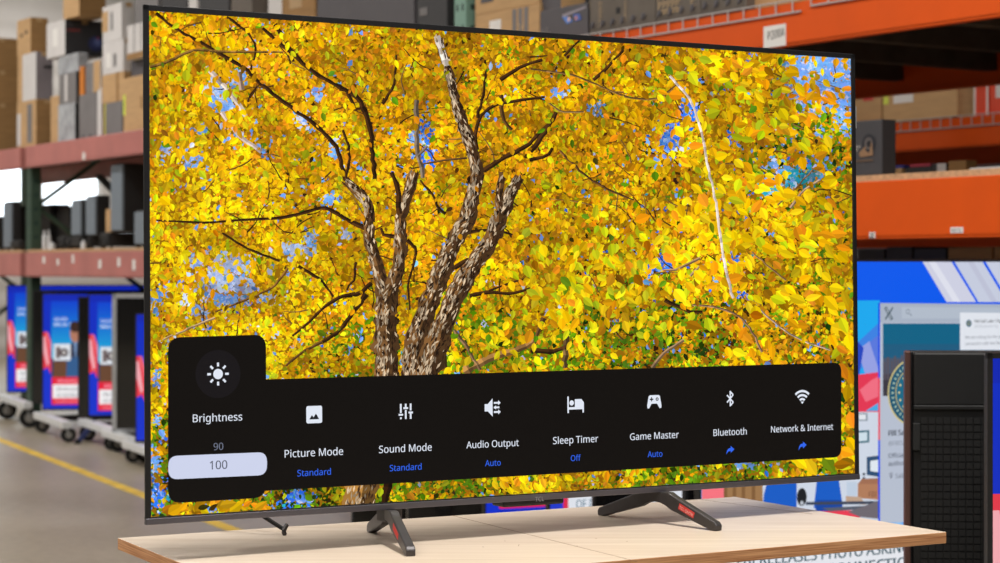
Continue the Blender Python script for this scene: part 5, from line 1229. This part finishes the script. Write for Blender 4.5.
# sets whose lower edges show under the big television
def low_set(label, px, depth, ybottom_band, cartl, w=W65, h=H65, yaw=math.radians(24)):
    p = at(px, 500, depth); z = hgt(ybottom_band, depth)-h*.062
    e = tv_set(label, Vector((p.x, p.y, z)), yaw, w, h)
    d = Vector((math.cos(yaw), math.sin(yaw), 0)); n = Vector((-math.sin(yaw), math.cos(yaw), 0))
    cart(cartl, Vector((p.x, p.y, 0))+d*w*.5+n*.03, yaw, w*.6, max(.12, z-.004), z+h*.7, .5)
    return e
low_set('lit television glimpsed under the big one, pink band showing near the middle', 484, 8.0, 507, 'cart under the set glimpsed near the middle below the big television')
OD = 7.0; OYAW = math.radians(24); op = at(548, 500, OD); oz = .16
oe = tv_set('lit television glimpsed under the big one, white strip with the letters OF', Vector((op.x, op.y, oz)), OYAW, 1.45, .84, screen=None)
od_ = Vector((math.cos(OYAW), math.sin(OYAW), 0)); on_ = Vector((-math.sin(OYAW), math.cos(OYAW), 0))
cart('cart under the set with the white OF strip below the big television', Vector((op.x, op.y, 0))+od_*.72+on_*.03, OYAW, .9, oz-.004, oz+.5, .5)
OP = Plane((op.x, op.y, oz), OYAW); f3 = Flat(); f3.dz = 3e-5
f3.rect(.009, .013, 1.441, .831, (38, 60, 200)); f3.rect(.06, .1, 1.44, .5, (226, 34, 62)); x_ = OP.pt(568.5, 500)[0]
f3.rect(x_, .11, 1.43, OP.pt(575, 488)[1], (222, 226, 234)); f3.rect(x_-.014, .09, x_, .7, (214, 50, 80))
a_ = OP.pt(576.5, 503.2); W, P = text_fit('OF INTEREST', a_[0], a_[0]+.9, a_[1], .01, abs(OP.pt(577, 508)[1]-OP.pt(577, 498)[1]), True); W[:, 0] = a_[0]+(W[:, 0]-a_[0])*.8; f3.text(W, P, (70, 112, 132))
b_ = OP.pt(576.5, 488); W, P = text_fit('FBI RELEASES', b_[0], b_[0]+.9, OP.pt(577, 470)[1], .01, .035, True); f3.text(W, P, (70, 112, 132))
f3.rect(.3, .55, 1.4, .8, (40, 130, 220))
o = f3.build('screen', M_scr, oe); o.location.y = .002
# black backs of sets between them
def back_set(label, px0, px1, depth, ytop, h, yaw, cartl=None):
    p = at(px0, 300, depth); z = hgt(ytop, depth)-h; w = (px1-px0)/F*depth/math.cos(yaw)
    e = tv_set(label, Vector((p.x, p.y, z)), yaw, w, h, screen='off')
    return e
back_set('switched off television behind the big one, dark strip showing under its middle right', 593, 640, 6.6, 300, .80, .2)
back_set('black television side showing right of the right stand foot', 685, 699, 6.3, 300, .85, .2)
back_set('switched off television glimpsed under the big one, left of the pink band', 408, 483, 8.4, 300, 1.04, .25)
back_set('dark switched off television glimpsed under the big one, above the left stand foot', 352, 406, 9.2, 300, 1.04, .25)

# black set seen from behind, with a ribbed grid, at the right edge
M_back = mat('textured_black_shell', (17, 17, 18), .5, var=.12, scale=30)
BD = 4.55; bp = at(905, 351, BD); BW, BH = 1.45, .84; BYAW = math.radians(-4)
bk = empty('television', Vector((bp.x, bp.y, bp.z-BH)), BYAW, 'black television seen from behind, its back a ribbed grid, right behind the table', 'television')
gx0 = .036
MB().box(0.002, BW, .028, .046, 0.002, BH, .004).build('panel', M_bezel, bk)
MB().box(.0, .013, .0, .03, 0, BH, .003).build('side_trim', mat('pink_lit_side_trim', (92, 64, 58), .45, .4, var=.06), bk)  # bezel edge; the pinkish light on it is put into the colour
MB().box(.019, BW-.01, .002, .034, BH-.125, BH-.002, .006).build('upper_back_cover', M_back, bk)
MB().box(.019, BW-.01, .006, .034, 0, BH-.128, .003).build('lower_back_cover', M_black, bk)
MB().box(.019, BW-.01, -.001, .02, BH-.132, BH-.122, .002).build('ridge', M_back, bk)
g = MB(); P_ = .0168; gz = BH-.15; 
nx_ = int((BW*.45-gx0)/P_)
for i in range(nx_):
    for j in range(int((BH-.17)/P_)):
        x = gx0+i*P_; z = gz-j*P_
        if i < 0: continue
        g.box(x, x+P_-.0028, .0025, .0075, z-P_+.0028, z)
g.build('ribbed_grid', M_back, bk)
hz = hgt(423, BD)-(bp.z-BH)
MB().box(.018, .034, -.002, .01, hz-.062, hz, .002).build('grip_slot', M_rubber, bk)
d = Vector((math.cos(BYAW), math.sin(BYAW), 0)); n = Vector((-math.sin(BYAW), math.cos(BYAW), 0))
st = MB()
for f in (.2, .8):
    st.box(BW*f-.03, BW*f+.03, .0, .06, -(bp.z-BH)+.03, .12, .004); st.box(BW*f-.035, BW*f+.035, -.10, .30, -(bp.z-BH), -(bp.z-BH)+.03, .006)
st.box(BW*.2, BW*.8, .01, .05, -.08, -.02, .004)
st.build('floor_stand', M_black, bk)
# set beside it, facing the viewer
fp = at(987.5, 353, 4.0)
e = tv_set('television with a news graphic, cut off by the right picture edge', Vector((fp.x, fp.y, fp.z-.84)), math.radians(6), 1.45, .84, bez=.011, screen='news')
st = MB()
zf = fp.z-.84
for f in (.25, .75): st.box(1.45*f-.03, 1.45*f+.03, .03, .07, -zf+.03, .2, .004); st.box(1.45*f-.03, 1.45*f+.03, -.2, .16, -zf, -zf+.03, .006)
st.build('floor_stand', M_black, e)
